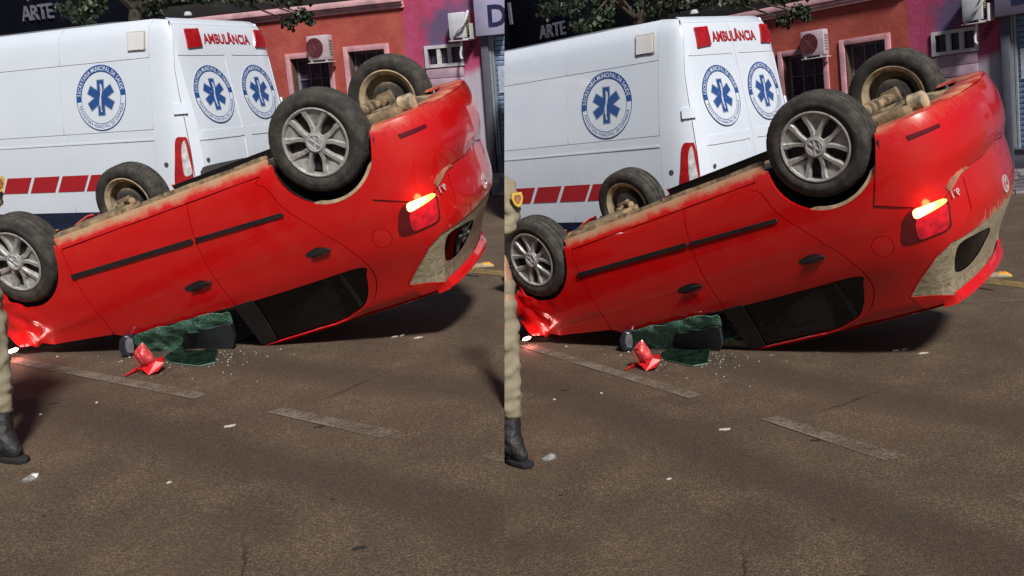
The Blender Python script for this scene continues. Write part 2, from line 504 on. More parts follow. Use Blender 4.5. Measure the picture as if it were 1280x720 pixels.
def stroke2(pts, w):
    V = []; Fc = []
    for i in range(len(pts)-1):
        a = np.array(pts[i]); b = np.array(pts[i+1]); d = (b-a)/np.linalg.norm(b-a); p = np.array([-d[1], d[0]])*w/2
        n = len(V); e = d*w*.25; V += [a-p-e, a+p-e, b+p+e, b-p+e]; Fc.append((n, n+1, n+2, n+3))
    return V, Fc
def merge2(*parts):
    V = []; Fc = []
    for v, f in parts:
        n = len(V); V += [tuple(x) for x in v]; Fc += [tuple(i+n for i in g) for g in f]
    return V, Fc

# ------------------------------------------------------------------ ground
def ground_sheet():
    xs = [-260, -60, -20, -8, -4, -2, 0, 2, 4, 8, 20, 60, 260]; ys = [-60, -10, 0, 3, 6, 9, 12, 20, 60, 300]
    V = [(x, y, 0) for y in ys for x in xs]; n = len(xs)
    Fc = [(j*n+i, j*n+i+1, (j+1)*n+i+1, (j+1)*n+i) for j in range(len(ys)-1) for i in range(n-1)]
    o = make('road', V, Fc, ASPHALT); tag(o, None, None, kind='structure'); return o
ground_sheet()
def marking(name, px, mat, z):
    P = [ground(p) for p in px]
    # subdivide along the length
    V = []; Fc = []
    for k in range(13):
        t = k/12; a = P[0]+(P[3]-P[0])*t if False else P[0]*(1-t)+P[1]*t; b = P[3]*(1-t)+P[2]*t
        V += [(a[0], a[1], z), (b[0], b[1], z)]
    for k in range(12): Fc.append((2*k, 2*k+2, 2*k+3, 2*k+1))
    o = make(name, V, Fc, mat); tag(o, None, None, kind='structure')
marking('lane_marking', [(325, 521), (471, 563), (497, 557), (345, 516)], WHITE_MARK, .004)
marking('lane_marking', [(10, 441), (234, 499), (249, 494), (28, 438)], WHITE_MARK, .004)
marking('lane_marking', [(611, 597), (668, 616), (684, 611), (626, 593)], WHITE_MARK, .004)
for e in ([(325, 521), (471, 563), (471, 560.8), (325, 519.6)], [(345, 516.6), (497, 557.6), (497, 556.4), (345, 516)], [(10, 441), (234, 499), (234, 497), (10, 440)], [(28, 438.6), (249, 494.8), (249, 493.6), (28, 438)]):
    marking('lane_marking_edge', e, WHITE_EDGE, .006)
marking('yellow_road_line', [(545, 339), (700, 355), (700, 362), (545, 345)], YELLOW_MARK, .004)

# ------------------------------------------------------------------ the overturned car
CM = Matrix(((-0.8386811, 0.4512452, 0.3049454, 0.7101418), (0.4773910, 0.8785971, 0.0128419, 6.6628721),
             (-0.2621293, 0.1563485, -0.9522832, 1.7126956), (0, 0, 0, 1)))
class Ref:
    def __init__(s, q0, sign, axis, f): s.q0 = q0; s.sign = sign; s.rear_axis = axis; s.f = f
    def __call__(s, C): return s.f(C)
side_p = pchip([.15, .22, .27, .36, .5, .62, .72, .78, .82, .90, .97, 1.02, 1.15, 1.29, 1.375, 1.412, 1.43],
               [.09, .055, .03, .012, .002, 0, .004, .008, .018, .03, .045, .060, .115, .168, .198, .228, .28])
rear_p = pchip([.15, .25, .32, .42, .55, .60, .66, .78, .92, 1.0, 1.08, 1.2, 1.32, 1.395, 1.43],
               [.10, .035, .012, 0, .01, .03, .055, .06, .075, .105, .155, .245, .325, .37, .42])
front_p = pchip([.15, .3, .45, .6, .75, 1.4], [.08, .01, 0, .03, .12, .7])
CS = Surf([(3.28, 0), (3.25, -.33), (3.14, -.58), (2.93, -.73), (2.6, -.80), (2.0, -.825), (1.0, -.83), (.3, -.825), (0, -.815), (-.23, -.79),
           (-.43, -.74), (-.585, -.64), (-.675, -.47), (-.722, -.23), (-.735, 0)],
          Ref(1.0, -1, 0, lambda C: int(np.argmin(np.abs(C[:, 0]-1.0)+10*(C[:, 1] > -.5)))), side_p, rear_p, front_p)
QC = float(CS.q[0])       # q on the tail's centre line
QF = float(CS.q[-1])
CS.prep(CM, QC, 2.35, .18, 1.425)
at, pl = CS.at, CS.poly
AR = .345                 # wheel arch radius
def arc(c, r, a0, a1, n=22): return [(c[0]+r*math.cos(math.radians(a0+(a1-a0)*k/n)), c[1]+r*math.sin(math.radians(a0+(a1-a0)*k/n))) for k in range(n+1)]
def dents(amp, x0=2.45, x1=3.0, big=.075):
    def f(P, V2):
        out = P.copy()
        for i, p in enumerate(P):
            v = Vector(p)
            d = noise.noise_vector(v*3.1)*amp
            k = min(1, max(0, (p[0]-x0)/(x1-x0))); k = k*k*(3-2*k)
            if k > 0: d = d+noise.noise_vector(v*6.3)*big*k+noise.noise_vector(v*14.)*big*.5*k-Vector((.10, 0, 0))*k*noise.noise(v*4)
            out[i] = p+np.array(d)
        return out
    return f
def build_car():
    car = thing('overturned_car', 'red hatchback lying upside down on its roof in the road, wheels in the air', 'car', 'overturned red hatchbacks', CM)
    g = .0035
    door_back = smooth_open(pl([(308, 229), (323, 235), (343, 260), (383, 287), (423, 313), (450, 337), (460, 360), (452, 385), (425, 405)]), 4)
    bline = [(1.012, .285), (1.055, .50), (1.068, .7), (1.05, .95), (1.0, 1.41)]
    fw = [at((157, 415)), at((276, 384)), (1.085, 1.418), (1.30, 1.39)]
    rw = smooth_open(pl([(298, 379), (370, 359), (440, 338), (447, 350), (448, 373), (441, 390), (420, 406)]), 4)+[(.62, 1.418), (.985, 1.418)]
    bump_line = pl([(458, 249), (500, 251), (527, 253), (541, 236), (556, 206), (580, 190), (598, 181)])
    bump_line = [p for p in bump_line if p[0] > QC+.12]+[(QC, .625)]
    hatch_in = pl([(503, 362), (516, 336), (531, 311), (548, 294)])
    for s, fl in ((-1, False), (1, True)):
        lab = 'right' if s < 0 else 'left'
        d = dents(.004)
        fender = [(2.068, .27), (2.068, .6), (2.04, .8), (2.04, .955), (2.5, .895), (2.93, .77), (2.93, .25)] + arc((2.465, .25), AR, -2, 182)
        panel('front_fender', CS, fender, RED, car, flip=fl, deform=dents(.004, 2.38, 2.85, .075), step=.022)
        fd = [(2.06, .285), (2.06, .6), (2.032, .8), (2.03, .955), (1.27, 1.41), (1.0+g, 1.41)]+[(q+g, z) for q, z in bline[::-1][1:]]
        fdo = panel('front_door', CS, fd, RED, car, holes=[fw], flip=fl, deform=dents(.003))
        rd = [(q-g, z) for q, z in bline]+[(.55, 1.41)]+[(q+g, z) for q, z in door_back[::-1]]+[(.452, .285)]
        rdo = panel('rear_door', CS, rd, RED, car, holes=[rw], flip=fl, deform=dents(.003))
        fl_hole = circle(at((469, 300)), .068, 28)
        q_out = [(.446, .24), (.446, .285)]+[(q-g, z) for q, z in door_back]+[(.50, 1.418), (.2, 1.422), (-.30, 1.422), (QC+.6, 1.41)] + [(q+.02, z) for q, z in hatch_in] + [(QC+.52, .9), (QC+.50, .70)] + [(p[0], p[1]+g) for p in bump_line[:4][::-1]] + arc((0, .25), AR, 172, -2)
        panel('quarter_panel', CS, q_out, RED, car, holes=[fl_hole] if s < 0 else [], flip=fl, deform=dents(.003, 9, 10))
        if s < 0:
            panel('fuel_door', CS, circle(at((469, 300)), .0645, 28), RED, car, deform=dents(.003, 9, 10), step=.03)
        # windows, pillars
        _c = np.mean(np.array(rw), axis=0); rwb = [tuple(np.minimum(_c+(np.array(p)-_c)*1.06, (9, 1.402))) for p in rw]
        panel('rear_door_glass', CS, rwb, GLASS_DARK, rdo, thick=0, off=-.012, flip=fl)
        panel('quarter_divider', CS, pl([(409, 347), (413, 345), (441, 386), (437, 391)]), BLACK_PLASTIC, rdo, off=-.006, thick=.012, flip=fl)
        panel('roof_rail', CS, [(1.06, 1.396), (.50, 1.396), (.50, 1.424), (1.06, 1.424)], RED, car, off=.007, thick=.01, flip=fl)
        panel('pillar_trim', CS, [at((277, 384)), at((301, 377)), (.962, 1.404), (1.085, 1.404)], BLACK_PLASTIC, car, off=.004, flip=fl)
        panel('belt_seal', CS, [at((157, 415)), at((276, 384)), (at((276, 384))[0], at((276, 384))[1]+.02), (at((157, 415))[0], at((157, 415))[1]+.02)], BLACK_PLASTIC, fdo, off=.004, thick=.01, flip=fl)
        # rub strips, handles
        panel('rub_strip', CS, pl([(88, 339.6), (229, 297.6), (231, 302.6), (90, 344.2)]), BLACK_PLASTIC, fdo, off=.012, thick=.014, flip=fl)
        panel('rub_strip', CS, pl([(234, 296.6), (340, 265), (343, 270), (235, 301.6)]), BLACK_PLASTIC, rdo, off=.012, thick=.014, flip=fl)
        for nm, par, c in (('door_handle', fdo, (236, 358)), ('door_handle', rdo, (386, 318))):
            el = lambda ax, ay, ox, oy: [(c[0]+ox+ax*math.cos(t)*.957+ay*math.sin(t)*.29, c[1]+oy-ax*math.cos(t)*.29+ay*math.sin(t)*.957) for t in np.linspace(0, 2*math.pi, 18)[:-1]]
            panel('handle_recess', CS, pl(el(14.5, 5.6, -3, -1)), LINER, par, off=.0025, thick=0, flip=fl, step=.03)
            panel(nm, CS, pl(el(12.5, 2.6, 4, -2)), BLACK_PLASTIC, par, off=.020, thick=.018, flip=fl, step=.02)
        # sill and wheel wells
        sl_ = .20 if s < 0 else .262
        panel('sill', CS, [(2.085, .278), (.44, .278), (.37, .27), (.37, sl_), (2.12, sl_)], RED, car, off=-.003, thick=.01, flip=fl)
        if s < 0: panel('sill_flange', CS, [(2.12, .198), (.37, .198), (.37, .172), (2.12, .168)], DUSTY, car, off=-.012, thick=.015, flip=fl, deform=lambda P, V: np.array([p+np.array(noise.noise_vector(Vector(p)*9))*.008 for p in P]))
        tub = [(2.09, .23), (2.09, .95), (1.2, .95), (.5, .95), (-.35, .95), (QC, .95), (QC, .30), (-.36, .28)] + arc((0, .25), AR+.03, 172, -2) + [(.40, .23)]
        panel('inner_body', CS, tub, DARK, car, off=-.035, thick=0, flip=fl, step=.09)
        for cx, zc, mt in ((0, .25, LINER), (2.465, .25, LINER)):
            mb = MB(); V = []; Fc = []
            for k in range(25):
                a = math.radians(7+166*k/24)
                for y in (-.765, -.65, -.52): V.append((cx+(AR+.012)*math.cos(a), y*-s, zc+(AR+.012)*math.sin(a)))
            for k in range(24):
                for j in range(2): Fc.append((k*3+j, k*3+j+1, k*3+4+j, k*3+3+j))
            V.append((cx, -.52*-s, zc)); c0 = len(V)-1
            for k in range(24): Fc.append((k*3+2, k*3+5, c0))
            make('wheel_well', V, Fc, mt, car, True)
        # tail lamp
        z7 = lambda P: [(480+x/3.6, 180+y/3.6) for x, y in P]
        lamp = smooth_closed(pl(z7([(38, 350), (45, 305), (72, 270), (120, 245), (200, 216), (224, 226), (236, 300), (233, 350), (150, 394), (72, 418), (42, 408)])), 4)
        lo = panel('tail_lamp', CS, lamp, LAMP_DARK, car, off=.006, thick=.03, flip=fl, step=.03)
        lens = smooth_closed(pl(z7([(98, 312), (130, 290), (214, 240), (226, 300), (224, 345), (150, 384), (112, 396), (100, 360)])), 4)
        panel('lamp_lens', CS, lens, LAMP_RED, lo, off=.010, thick=.008, flip=fl, step=.025)
        lit = smooth_closed(pl(z7([(80, 290), (88, 266), (140, 244), (203, 218), (214, 234), (140, 285), (98, 306)])), 4)
        panel('lit_lens', CS, lit, LAMP_LIT if s < 0 else LAMP_RED, lo, off=.011, thick=.008, flip=fl, step=.02)
        if s < 0:
            panel('lit_core', CS, smooth_closed(pl(z7([(84, 290), (90, 268), (125, 252), (165, 238), (172, 246), (135, 282), (98, 302)])), 4), LAMP_HOT, lo, off=.0125, thick=.004, step=.02)
            panel('bumper_bracket', CS, pl([(538, 228), (544, 215), (550, 208), (560, 202), (563, 204), (554, 212), (549, 222), (543, 232)]), simple('torn_bumper_edge', (.33, .13, .075), .8, var=.4, vs=20), car, off=.013, thick=.01, step=.03)
            panel('arch_flange', CS, arc((0, .25), AR-.002, 60, 150)+arc((0, .25), AR-.022, 142, 68), DUSTYRIM, car, off=-.012, thick=.01, step=.03)
            panel('bumper_reflector', CS, pl([(493, 163), (529, 149), (531, 153), (497, 168)]), LAMP_DARK, car, off=.014, thick=.01, step=.03)
        # front corner
        panel('headlamp', CS, [(2.95, .60), (2.95, .74), (3.25, .72), (3.45, .70), (3.45, .60)], LAMP_CLEAR, car, flip=fl, deform=dents(.004, 2.5, 3.1, .05), thick=.04)
        panel('front_bumper', CS, [(2.94, .23), (2.94, .59), (QF, .59), (QF, .23)], RED, car, flip=fl, deform=dents(.006, 2.6, 3.2, .09))
        # rear bumper half, hatch half, rear window half
        bl = [(p[0], p[1]-g) for p in bump_line]
        panel('rear_bumper', CS, arc((0, .25), AR, 172, 176, 2)[::-1]+[(-.37, .3)]*0 + bl + [(QC, .27), (QC+.35, .265), (-.40, .25), (-.352, .26)], RED, car, flip=fl, off=.008, deform=dents(.005, 9, 10))
        V = []; Fc = []; ql = np.linspace(-.36, QC, 22)
        for q in ql:
            p = CS(q, .262); n_ = CS.normal(q, .42); n_ = np.array([n_[0], n_[1], 0]); n_ /= np.linalg.norm(n_)
            for d_, z_ in ((-.006, .268), (.004, .258), (-.004, .250), (-.05, .243), (-.15, .240), (-.17, .255)):
                w = p+n_*d_; V.append((w[0], w[1]*(1 if s < 0 else -1), z_))
        for i_ in range(21):
            for j_ in range(5): Fc.append((i_*6+j_, i_*6+j_+1, i_*6+7+j_, i_*6+6+j_))
        make('bumper_lip', V, Fc, RED, car, True, auto=60)
        hh = [(p[0], p[1]+g) for p in bump_line[3:]]
        win = [(q, z) for q, z in hatch_in]
        wz = win[-1][1]
        wbot = [(QC+.28, wz-.005), (QC, wz-.01)]
        wtop = [(QC, 1.4), (win[0][0]-.05, 1.394)]
        hatch = [(QC+.497, .70), (QC+.515, .9)]+[(q+.016, z) for q, z in hatch_in[::-1]]+[(QC+.55, 1.41), (QC, 1.416)]+[(QC, 1.4)]+[(win[0][0]-.05, 1.394)]+win+wbot+hh[::-1]
        ha = panel('hatch', CS, hatch, RED, car, flip=fl, deform=dents(.003, 9, 10), off=.002)
        pane = [(win[0][0]-.05, 1.394)]+win+wbot+[(QC, 1.4)]
        panel('rear_window', CS, pane, GLASS_DARK, ha, off=-.006, thick=0, flip=fl)
        if s < 0: panel('mud_layer', CS, pane, MUD, ha, off=-.002, thick=0, step=.02, holes=[smooth_closed(pl(z7([(262, 542), (258, 490), (276, 420), (340, 378), (402, 352), (374, 430), (342, 488), (302, 532)])), 3)])
        else: panel('mud_layer', CS, pane, MUD, ha, off=-.002, thick=0, flip=True)
    # roof, spoiler, hood, screens
    rail = [CS(q, 1.41) for q in np.linspace(QC, 1.27, 90)]
    rx = np.array([r[0] for r in rail]); ry = np.array([-r[1] for r in rail])
    xs = np.linspace(rx.min()+.012, 1.27, 30); V = []; Fc = []; ny = 17
    for x in xs:
        w = np.interp(x, rx, ry)
        for j in range(ny):
            u = -1+2*j/(ny-1); cr = (1-u**4)*.02+(1-u*u)*.025*min(1, (x+.3)/.5)*min(1, (1.5-x)/.6)
            V.append((x, u*w, 1.41+cr))
    for i in range(len(xs)-1):
        for j in range(ny-1): Fc.append((i*ny+j, i*ny+j+1, (i+1)*ny+j+1, (i+1)*ny+j))
    ro = make('roof', V, Fc, RED, car, True)
    V = []; Fc = []; qs = np.concatenate([np.linspace(QC+.93, QC, 26)]); nq = 0
    ring = [(float(q), -1) for q in qs]+[(float(q), 1) for q in qs[::-1][1:]]
    for q, sg in ring:
        a, b = CS(q, 1.36), CS(q, 1.418); n = CS.normal(q, 1.36); k = min(1, (QC+.93-q)/.5); k = k*k*(3-2*k)
        tip = (a+b)/2+np.array([n[0], n[1], 0])*(.002+.062*k)+np.array([0, 0, .012]); tip2 = tip+np.array([0, 0, .022])
        for p in (a+n*.004, tip, tip2, b+np.array([.02, 0, .015])): V.append((p[0], p[1]*(-sg), p[2]))
    for i in range(len(ring)-1):
        for j in range(3): Fc.append((i*4+j, i*4+j+1, i*4+5+j, i*4+4+j))
    sp = make('spoiler', V, Fc, RED, car, True, auto=50)
    def ruled(name, A, B, mat, n=16, m=10, bulge=.03, dz=.0, amp=.0, parent=car):
        V = []; Fc = []
        for i in range(m+1):
            t = i/m
            for j in range(n+1):
                u = -1+2*j/n; w = A[1]*(1-t)+B[1]*t
                p = Vector((A[0]*(1-t)+B[0]*t-.05*u*u*(1-t), u*w, A[2]*(1-t)+B[2]*t+bulge*(1-u*u)))
                if amp:
                    k = t; p = p+noise.noise_vector(p*5)*amp*k+noise.noise_vector(p*11)*amp*.5*k
                V.append(p)
        for i in range(m):
            for j in range(n): Fc.append((i*(n+1)+j, i*(n+1)+j+1, (i+1)*(n+1)+j+1, (i+1)*(n+1)+j))
        return make(name, V, Fc, mat, parent, True)
    ruled('windscreen', (1.26, .53, 1.41), (2.05, .70, .965), SHATTER, bulge=.03)
    ruled('hood', (2.07, .70, .955), (3.12, .60, .73), RED, bulge=.03, amp=.05, m=18, n=22)
    # underside
    V = []; Fc = []; idx = {}
    xs = np.linspace(-.64, 3.0, 74); ys = np.linspace(-.76, .76, 39)
    pc = CS.C; half = lambda x: float(np.interp(x, [-.72, -.675, -.585, -.43, -.23, 0, 2.6, 2.93, 3.14], [.2, .42, .58, .69, .75, .77, .76, .68, .5]))
    for i, x in enumerate(xs):
        for j, y in enumerate(ys):
            w = (abs(x) < .36 or abs(x-2.465) < .36) and abs(y) > .52
            if abs(y) > half(x) or w: continue
            z = .335+.010*math.sin(y*38)*(abs(y) > .2)+.02*noise.noise(Vector((x*4, y*4, 1)))
            if abs(y) < .13 and x < 2.2: z += .03
            if .15 < x < .7 and abs(y) < .5 and abs(y) > .14: z -= .05
            if x < -.1: z = .272-.06*max(0, 1-((x+.33)/.26)**2-(y/.33)**2) + .008*noise.noise(Vector((x*9, y*9, 1)))
            if x < -.45: z = min(z, .262)
            idx[i, j] = len(V); V.append((x, y, z))
    for i in range(len(xs)-1):
        for j in range(len(ys)-1):
            k = [(i, j), (i, j+1), (i+1, j+1), (i+1, j)]
            if all(a in idx for a in k): Fc.append(tuple(idx[a] for a in k))
    make('underbody', V, Fc, DUSTY, car, True)
    MB().tube([(.02, -.62, .21), (.05, -.4, .20), (.06, 0, .20), (.05, .4, .20), (.02, .62, .21)], .045, 12).build('rear_axle', DUSTY, car, True)
    MB().box(-.50, .10, -.58, -.34, .19, .30).build('rear_beam', DUSTY, car, bevel=.03, seg=3)
    MB().lathe([(0, -.02), (.045, -.02), (.058, -.008), (.058, .07), (.05, .08)], 20, 'X', (-.55, -.44, .205)).build('silencer', DUSTYRIM, car, True)
    MB().tube([(-.2, .30, .25), (.2, .26, .25), (.6, -.05, .32), (1.6, -.03, .32), (2.3, .1, .30)], .026, 10).build('exhaust_pipe', DUSTY, car, True)
    MB().box(.40, .85, -.55, -.10, .26, .36).build('fuel_tank', LINER, car, bevel=.03)
    mb = MB()
    for y in (-.45, .45): mb.tube([(2.465, y*1.45, .25), (2.35, y, .22), (2.2, y*.7, .22)], .03, 8)
    mb.box(2.2, 2.75, -.4, .4, .235, .28)
    mb.build('front_subframe', DUSTY, car, bevel=.01)
    # cabin
    for sx, sy in ((1.25, -.36), (1.25, .36)):
        MB().box(sx-.2, sx+.3, sy-.24, sy+.24, .42, .56).box(sx-.32, sx-.14, sy-.23, sy+.23, .52, 1.05).box(sx-.34, sx-.22, sy-.12, sy+.12, 1.08, 1.26).build('front_seat', DARK, car, bevel=.04)
    MB().box(.05, .6, -.58, .58, .42, .58).box(-.08, .14, -.58, .58, .55, 1.05).build('rear_seat', DARK, car, bevel=.04)
    MB().box(1.85, 2.1, -.62, .62, .62, .93).build('dashboard', DARK, car, bevel=.05)
    # broken side glass and airbag hanging out of the front window
    gl = pl([(157, 416), (175, 408), (196, 402), (240, 393), (272, 389), (277, 399), (271, 409), (245, 413), (220, 411), (215, 425), (218, 440), (200, 440), (178, 438), (166, 430)])
    V2 = panel('shattered_window', CS, gl, SHATTER, car, off=.03, thick=.006, step=.025, deform=lambda P, V: np.array([p+np.array(noise.noise_vector(Vector(p)*14))*.018 for p in P]))
    ab = smooth_closed(pl([(214, 414), (225, 408), (250, 409), (272, 403), (278, 414), (279, 432), (266, 437), (240, 437), (216, 437)]), 3)
    panel('airbag', CS, ab, AIRBAG, car, off=.0, thick=.05, step=.03, deform=lambda P, V: np.array([p+np.array([0, -.045*max(0., 1-((v[0]-1.25)/.28)**2), 0]) for p, v in zip(P, V)]))
    # emblem and badge
    e0 = CS(QC, .905); nn = CS.normal(QC, .905)
    Me = Matrix.Translation(Vector(e0))@Vector((-nn[0], -nn[1], -nn[2])).to_track_quat('Y', 'Z').to_matrix().to_4x4()
    vw(Me, .055, car, -.004, 'emblem')
    bq = at((549, 234))
    Vt, Ft = text_tris('1.6', .06, .001)
    decal('badge', CS, bq, Vt, Ft, CHROME, car, off=.012)
    # wheels
    for (x, z, s, steer) in ((0, .206, -1, 0), (0, .206, 1, 0), (2.465, .25, -1, 5), (2.465, .25, 1, 5)):
        wheel(car, x, z, s, steer)
    # roof aerial, bent out behind
    MB().tube([(-.12, -.05, 1.41), (-.25, -.06, 1.47), (-.40, -.10, 1.52)], [.006, .004, .003], 6).build('aerial', BLACK_PLASTIC, car, True)
    # the lamp that still burns throws light on the road
    for nm, loc, col, en, rad in (('tail_lamp_glow', CS(*at((520, 248)))+CS.normal(*at((520, 248)))*.06, (1, .35, .1), .35, .03), ('headlamp_glow', None, (1, .25, .22), 3.0, .03)):
        if loc is None: continue
        l = bpy.data.lights.new(nm, 'POINT'); l.energy = en; l.color = col; l.shadow_soft_size = rad
        o = bpy.data.objects.new(nm, l); link(o, car); o.location = loc
    return car

LAMP_DARK = simple('dark_red_lamp', (.10, .002, .006), .12, coat=1, var=.1)
LAMP_RED = simple('red_lamp_lens', (.45, .006, .02), .12, coat=1, var=.45, vs=18, emit=(1, .02, .03), es=.05)
LAMP_LIT = simple('lit_lamp_lens', (1, .5, .2), .2, emit=(1, .22, .03), es=2.4)
LAMP_HOT = simple('lit_lamp_core', (1, .8, .5), .2, emit=(1, .74, .36), es=8)
LAMP_LIT2 = simple('warm_lamp_reflector', (.9, .3, .1), .2, emit=(1, .12, .04), es=.5)
LAMP_CLEAR = simple('clear_lamp', (.5, .5, .52), .15, coat=1, var=.3, vs=15)
AIRBAG = simple('dark_airbag_cloth', (.028, .035, .042), .8, var=.2, bump=.3, bs=90)
def mud():
    m, t, b = nodes_of('beige_mud')
    co = coords(t)
    st = t.nodes.new('ShaderNodeMapping'); st.inputs['Scale'].default_value = (4, 5, 18); t.links.new(co, st.inputs[0])
    s = noise_n(t, st.outputs[0], 2.5, 6, .7); n = noise_n(t, co, 30, 5, .7)
    c = mixc(t, ramp(t, n, .3, .7), (.23, .19, .12), (.39, .33, .225))
    c = mixc(t, ramp(t, s, .60, .72), c, (.05, .045, .03))
    t.links.new(c, b.inputs['Base Color']); b.inputs['Roughness'].default_value = .95
    bump_n(t, b, math_n(t, 'ADD', s, n), .5, .01)
    return m
MUD = mud()
def rubber():
    m, t, b = nodes_of('dusty_tyre_rubber')
    co = coords(t); n = noise_n(t, co, 14, 6, .7); f = noise_n(t, co, 120, 3)
    c = mixc(t, ramp(t, n, .35, .75), (.020, .019, .018), (.075, .066, .055))
    t.links.new(c, b.inputs['Base Color']); b.inputs['Roughness'].default_value = .85
    bump_n(t, b, f, .35, .003); return m
RUBBER = rubber()

def vw(M, r, parent, y, name):
    """round emblem: ring with a V over a W, facing local -Y"""
    ring = ring2(r*.86, r, n=40)
    v = stroke2([(-.36*r, .78*r), (-.02*r, .06*r), (.02*r, .06*r), (.36*r, .78*r)], r*.15)
    w = stroke2([(-.82*r, .30*r), (-.40*r, -.72*r), (0, .02*r), (.40*r, -.72*r), (.82*r, .30*r)], r*.15)
    V, Fc = merge2(ring, v, w)
    n = len(V); V3 = [M@Vector((a, y, b)) for a, b in V]+[M@Vector((a, y+.008, b)) for a, b in V]
    F2 = list(Fc)+[tuple(i+n for i in f[::-1]) for f in Fc]
    for f in Fc:
        for i in range(len(f)): a, b = f[i], f[(i+1) % len(f)]; F2.append((a, b, b+n, a+n))
    return make(name, V3, F2, CHROME, parent)

def wheel(car, x, z, s, steer):
    W = .095; R = .298; SC = 1.07
    M = Matrix.Translation((x, s*.70, z))@Matrix.Rotation(math.radians(steer), 4, 'Z')@(Matrix.Identity(4) if s < 0 else Matrix.Rotation(math.pi, 4, 'Z'))@Matrix.Diagonal((SC, 1, SC, 1))
    # local: outer face looks along -Y
    barrel = MB().lathe([(.205, -W*.95), (.20, -W*.75), (.185, -W*.6), (.178, -.02), (.178, .06), (.19, W*.8), (.207, W*.95), (.200, W*.98), (.17, .07), (.168, -.02), (.15, -.035), (.06, -.045), (0, -.045)], 48)
    w = barrel.build('wheel', STEEL if s < 0 else DUSTYRIM, car, True); w.matrix_local = M
    prof = [(.200, -W*.9), (.212, -W*1.0), (.228, -W*1.06), (.245, -W*1.10), (.248, -W*1.085), (.264, -W*1.06), (.278, -W*1.0), (.289, -W*.9), (R-.004, -W*.8),
            (R, -W*.62), (R-.008, -W*.58), (R-.008, -W*.50), (R, -W*.46), (R+.001, -W*.12), (R-.008, -W*.08), (R-.008, 0), (R+.001, W*.04), (R, W*.42), (R-.008, W*.46), (R-.008, W*.54), (R, W*.58),
            (R-.004, W*.8), (.289, W*.9), (.278, W*1.0), (.264, W*1.06), (.245, W*1.09), (.22, W*1.02), (.200, W*.9)]
    def mod(i, k, r): return r-.0022 if (i in (8, 9, 20, 21) and k % 3 == 0) else (r-.0035 if i in (12, 13, 16, 17) and k % 6 == (0 if i < 14 else 3) else r)
    MB().lathe(prof, 144, mod=mod).build('tyre', RUBBER, w, True, auto=50)
    # lettering ridges on the sidewall
    Vt, Ft = [], []
    if s < 0:
        mb = MB()
        ring = mb.lathe([(.2, -W*.93), (.204, -W*1.0), (.196, -W*1.04), (.186, -W*.98), (.184, -W*.9)], 64)
        for k in range(5):
            for sg in (-1, 1):
                V = []; nn_ = 6
                for i_ in range(nn_+1):
                    f_ = i_/nn_; rr = .05+(.192-.05)*f_; a = math.radians(k*72+104+sg*(9+10.5*min(1, f_*1.35)**1.3))
                    d = np.array([math.cos(a), math.sin(a)]); pp = np.array([-d[1], d[0]]); p = d*rr; wd = .0185+.006*max(0, f_-.5)*2-.003*math.sin(f_*3.1); hh = -W*(.99-.07*math.sin(f_*3.14))
                    for e, dz in ((-1, .014), (-.55, 0), (.55, 0), (1, .014)): q = p+pp*wd*e; V.append((q[0], hh+dz, q[1]))
                    for e in (1, -1): q = p+pp*wd*e; V.append((q[0], hh+.04, q[1]))
                Fc = []
                for r_ in range(nn_):
                    for j_ in range(6): Fc.append((r_*6+j_, r_*6+(j_+1) % 6, (r_+1)*6+(j_+1) % 6, (r_+1)*6+j_))
                mb.add(V, Fc)
            V = [(.10*math.cos(math.radians(k*72+104)), -W*.70, .10*math.sin(math.radians(k*72+104)))]
            for i_ in range(7):
                a = math.radians(k*72+104-18+6*i_); V.append((.196*math.cos(a), -W*.90, .196*math.sin(a)))
            mb.add(V, [(0, i_, i_+1) for i_ in range(1, 7)])
        mb.lathe([(0, -W*1.02), (.054, -W*1.02), (.061, -W*.98), (.063, -W*.85)], 40)
        cov = mb.build('wheel_cover', ALLOY, w, True, auto=30)
        vw(Matrix.Rotation(math.radians(170 if x < 1 else 175), 4, 'Y'), .050, w, -W*1.02-.004, 'hub_emblem')
        MB().lathe([(0, -.052), (.17, -.052), (.172, -.044), (.172, -.03)], 40).build('brake_drum', simple('dark_brake', (.016, .014, .013), .8, var=.6, vs=20, dirt=(.12, .06, .03), damt=.18, ds=12), w, True)
    else:
        mb = MB(); mb.lathe([(0, .095), (.035, .095), (.05, .085), (.11, .075), (.118, .06), (.118, .0)], 32)
        for k in range(5):
            a = k*2*math.pi/5; mb.lathe([(0, .09), (.012, .09), (.014, .07)], 8, o=(.07*math.cos(a), 0, .07*math.sin(a)))
        mb.build('brake_drum', simple('dirty_brake_drum', (.05, .045, .04), .7, metal=.3, var=.4, dirt=(.3, .22, .13), damt=.3), w, True)
        MB().prism([(-.06, -.05), (.05, -.06), (.06, .04), (0, .075), (-.06, .05)], .08, .13).tube([(0, .1, 0), (0, .22, 0)], .03, 10).build('hub_carrier', DUSTY, w, bevel=.008)
build_car()

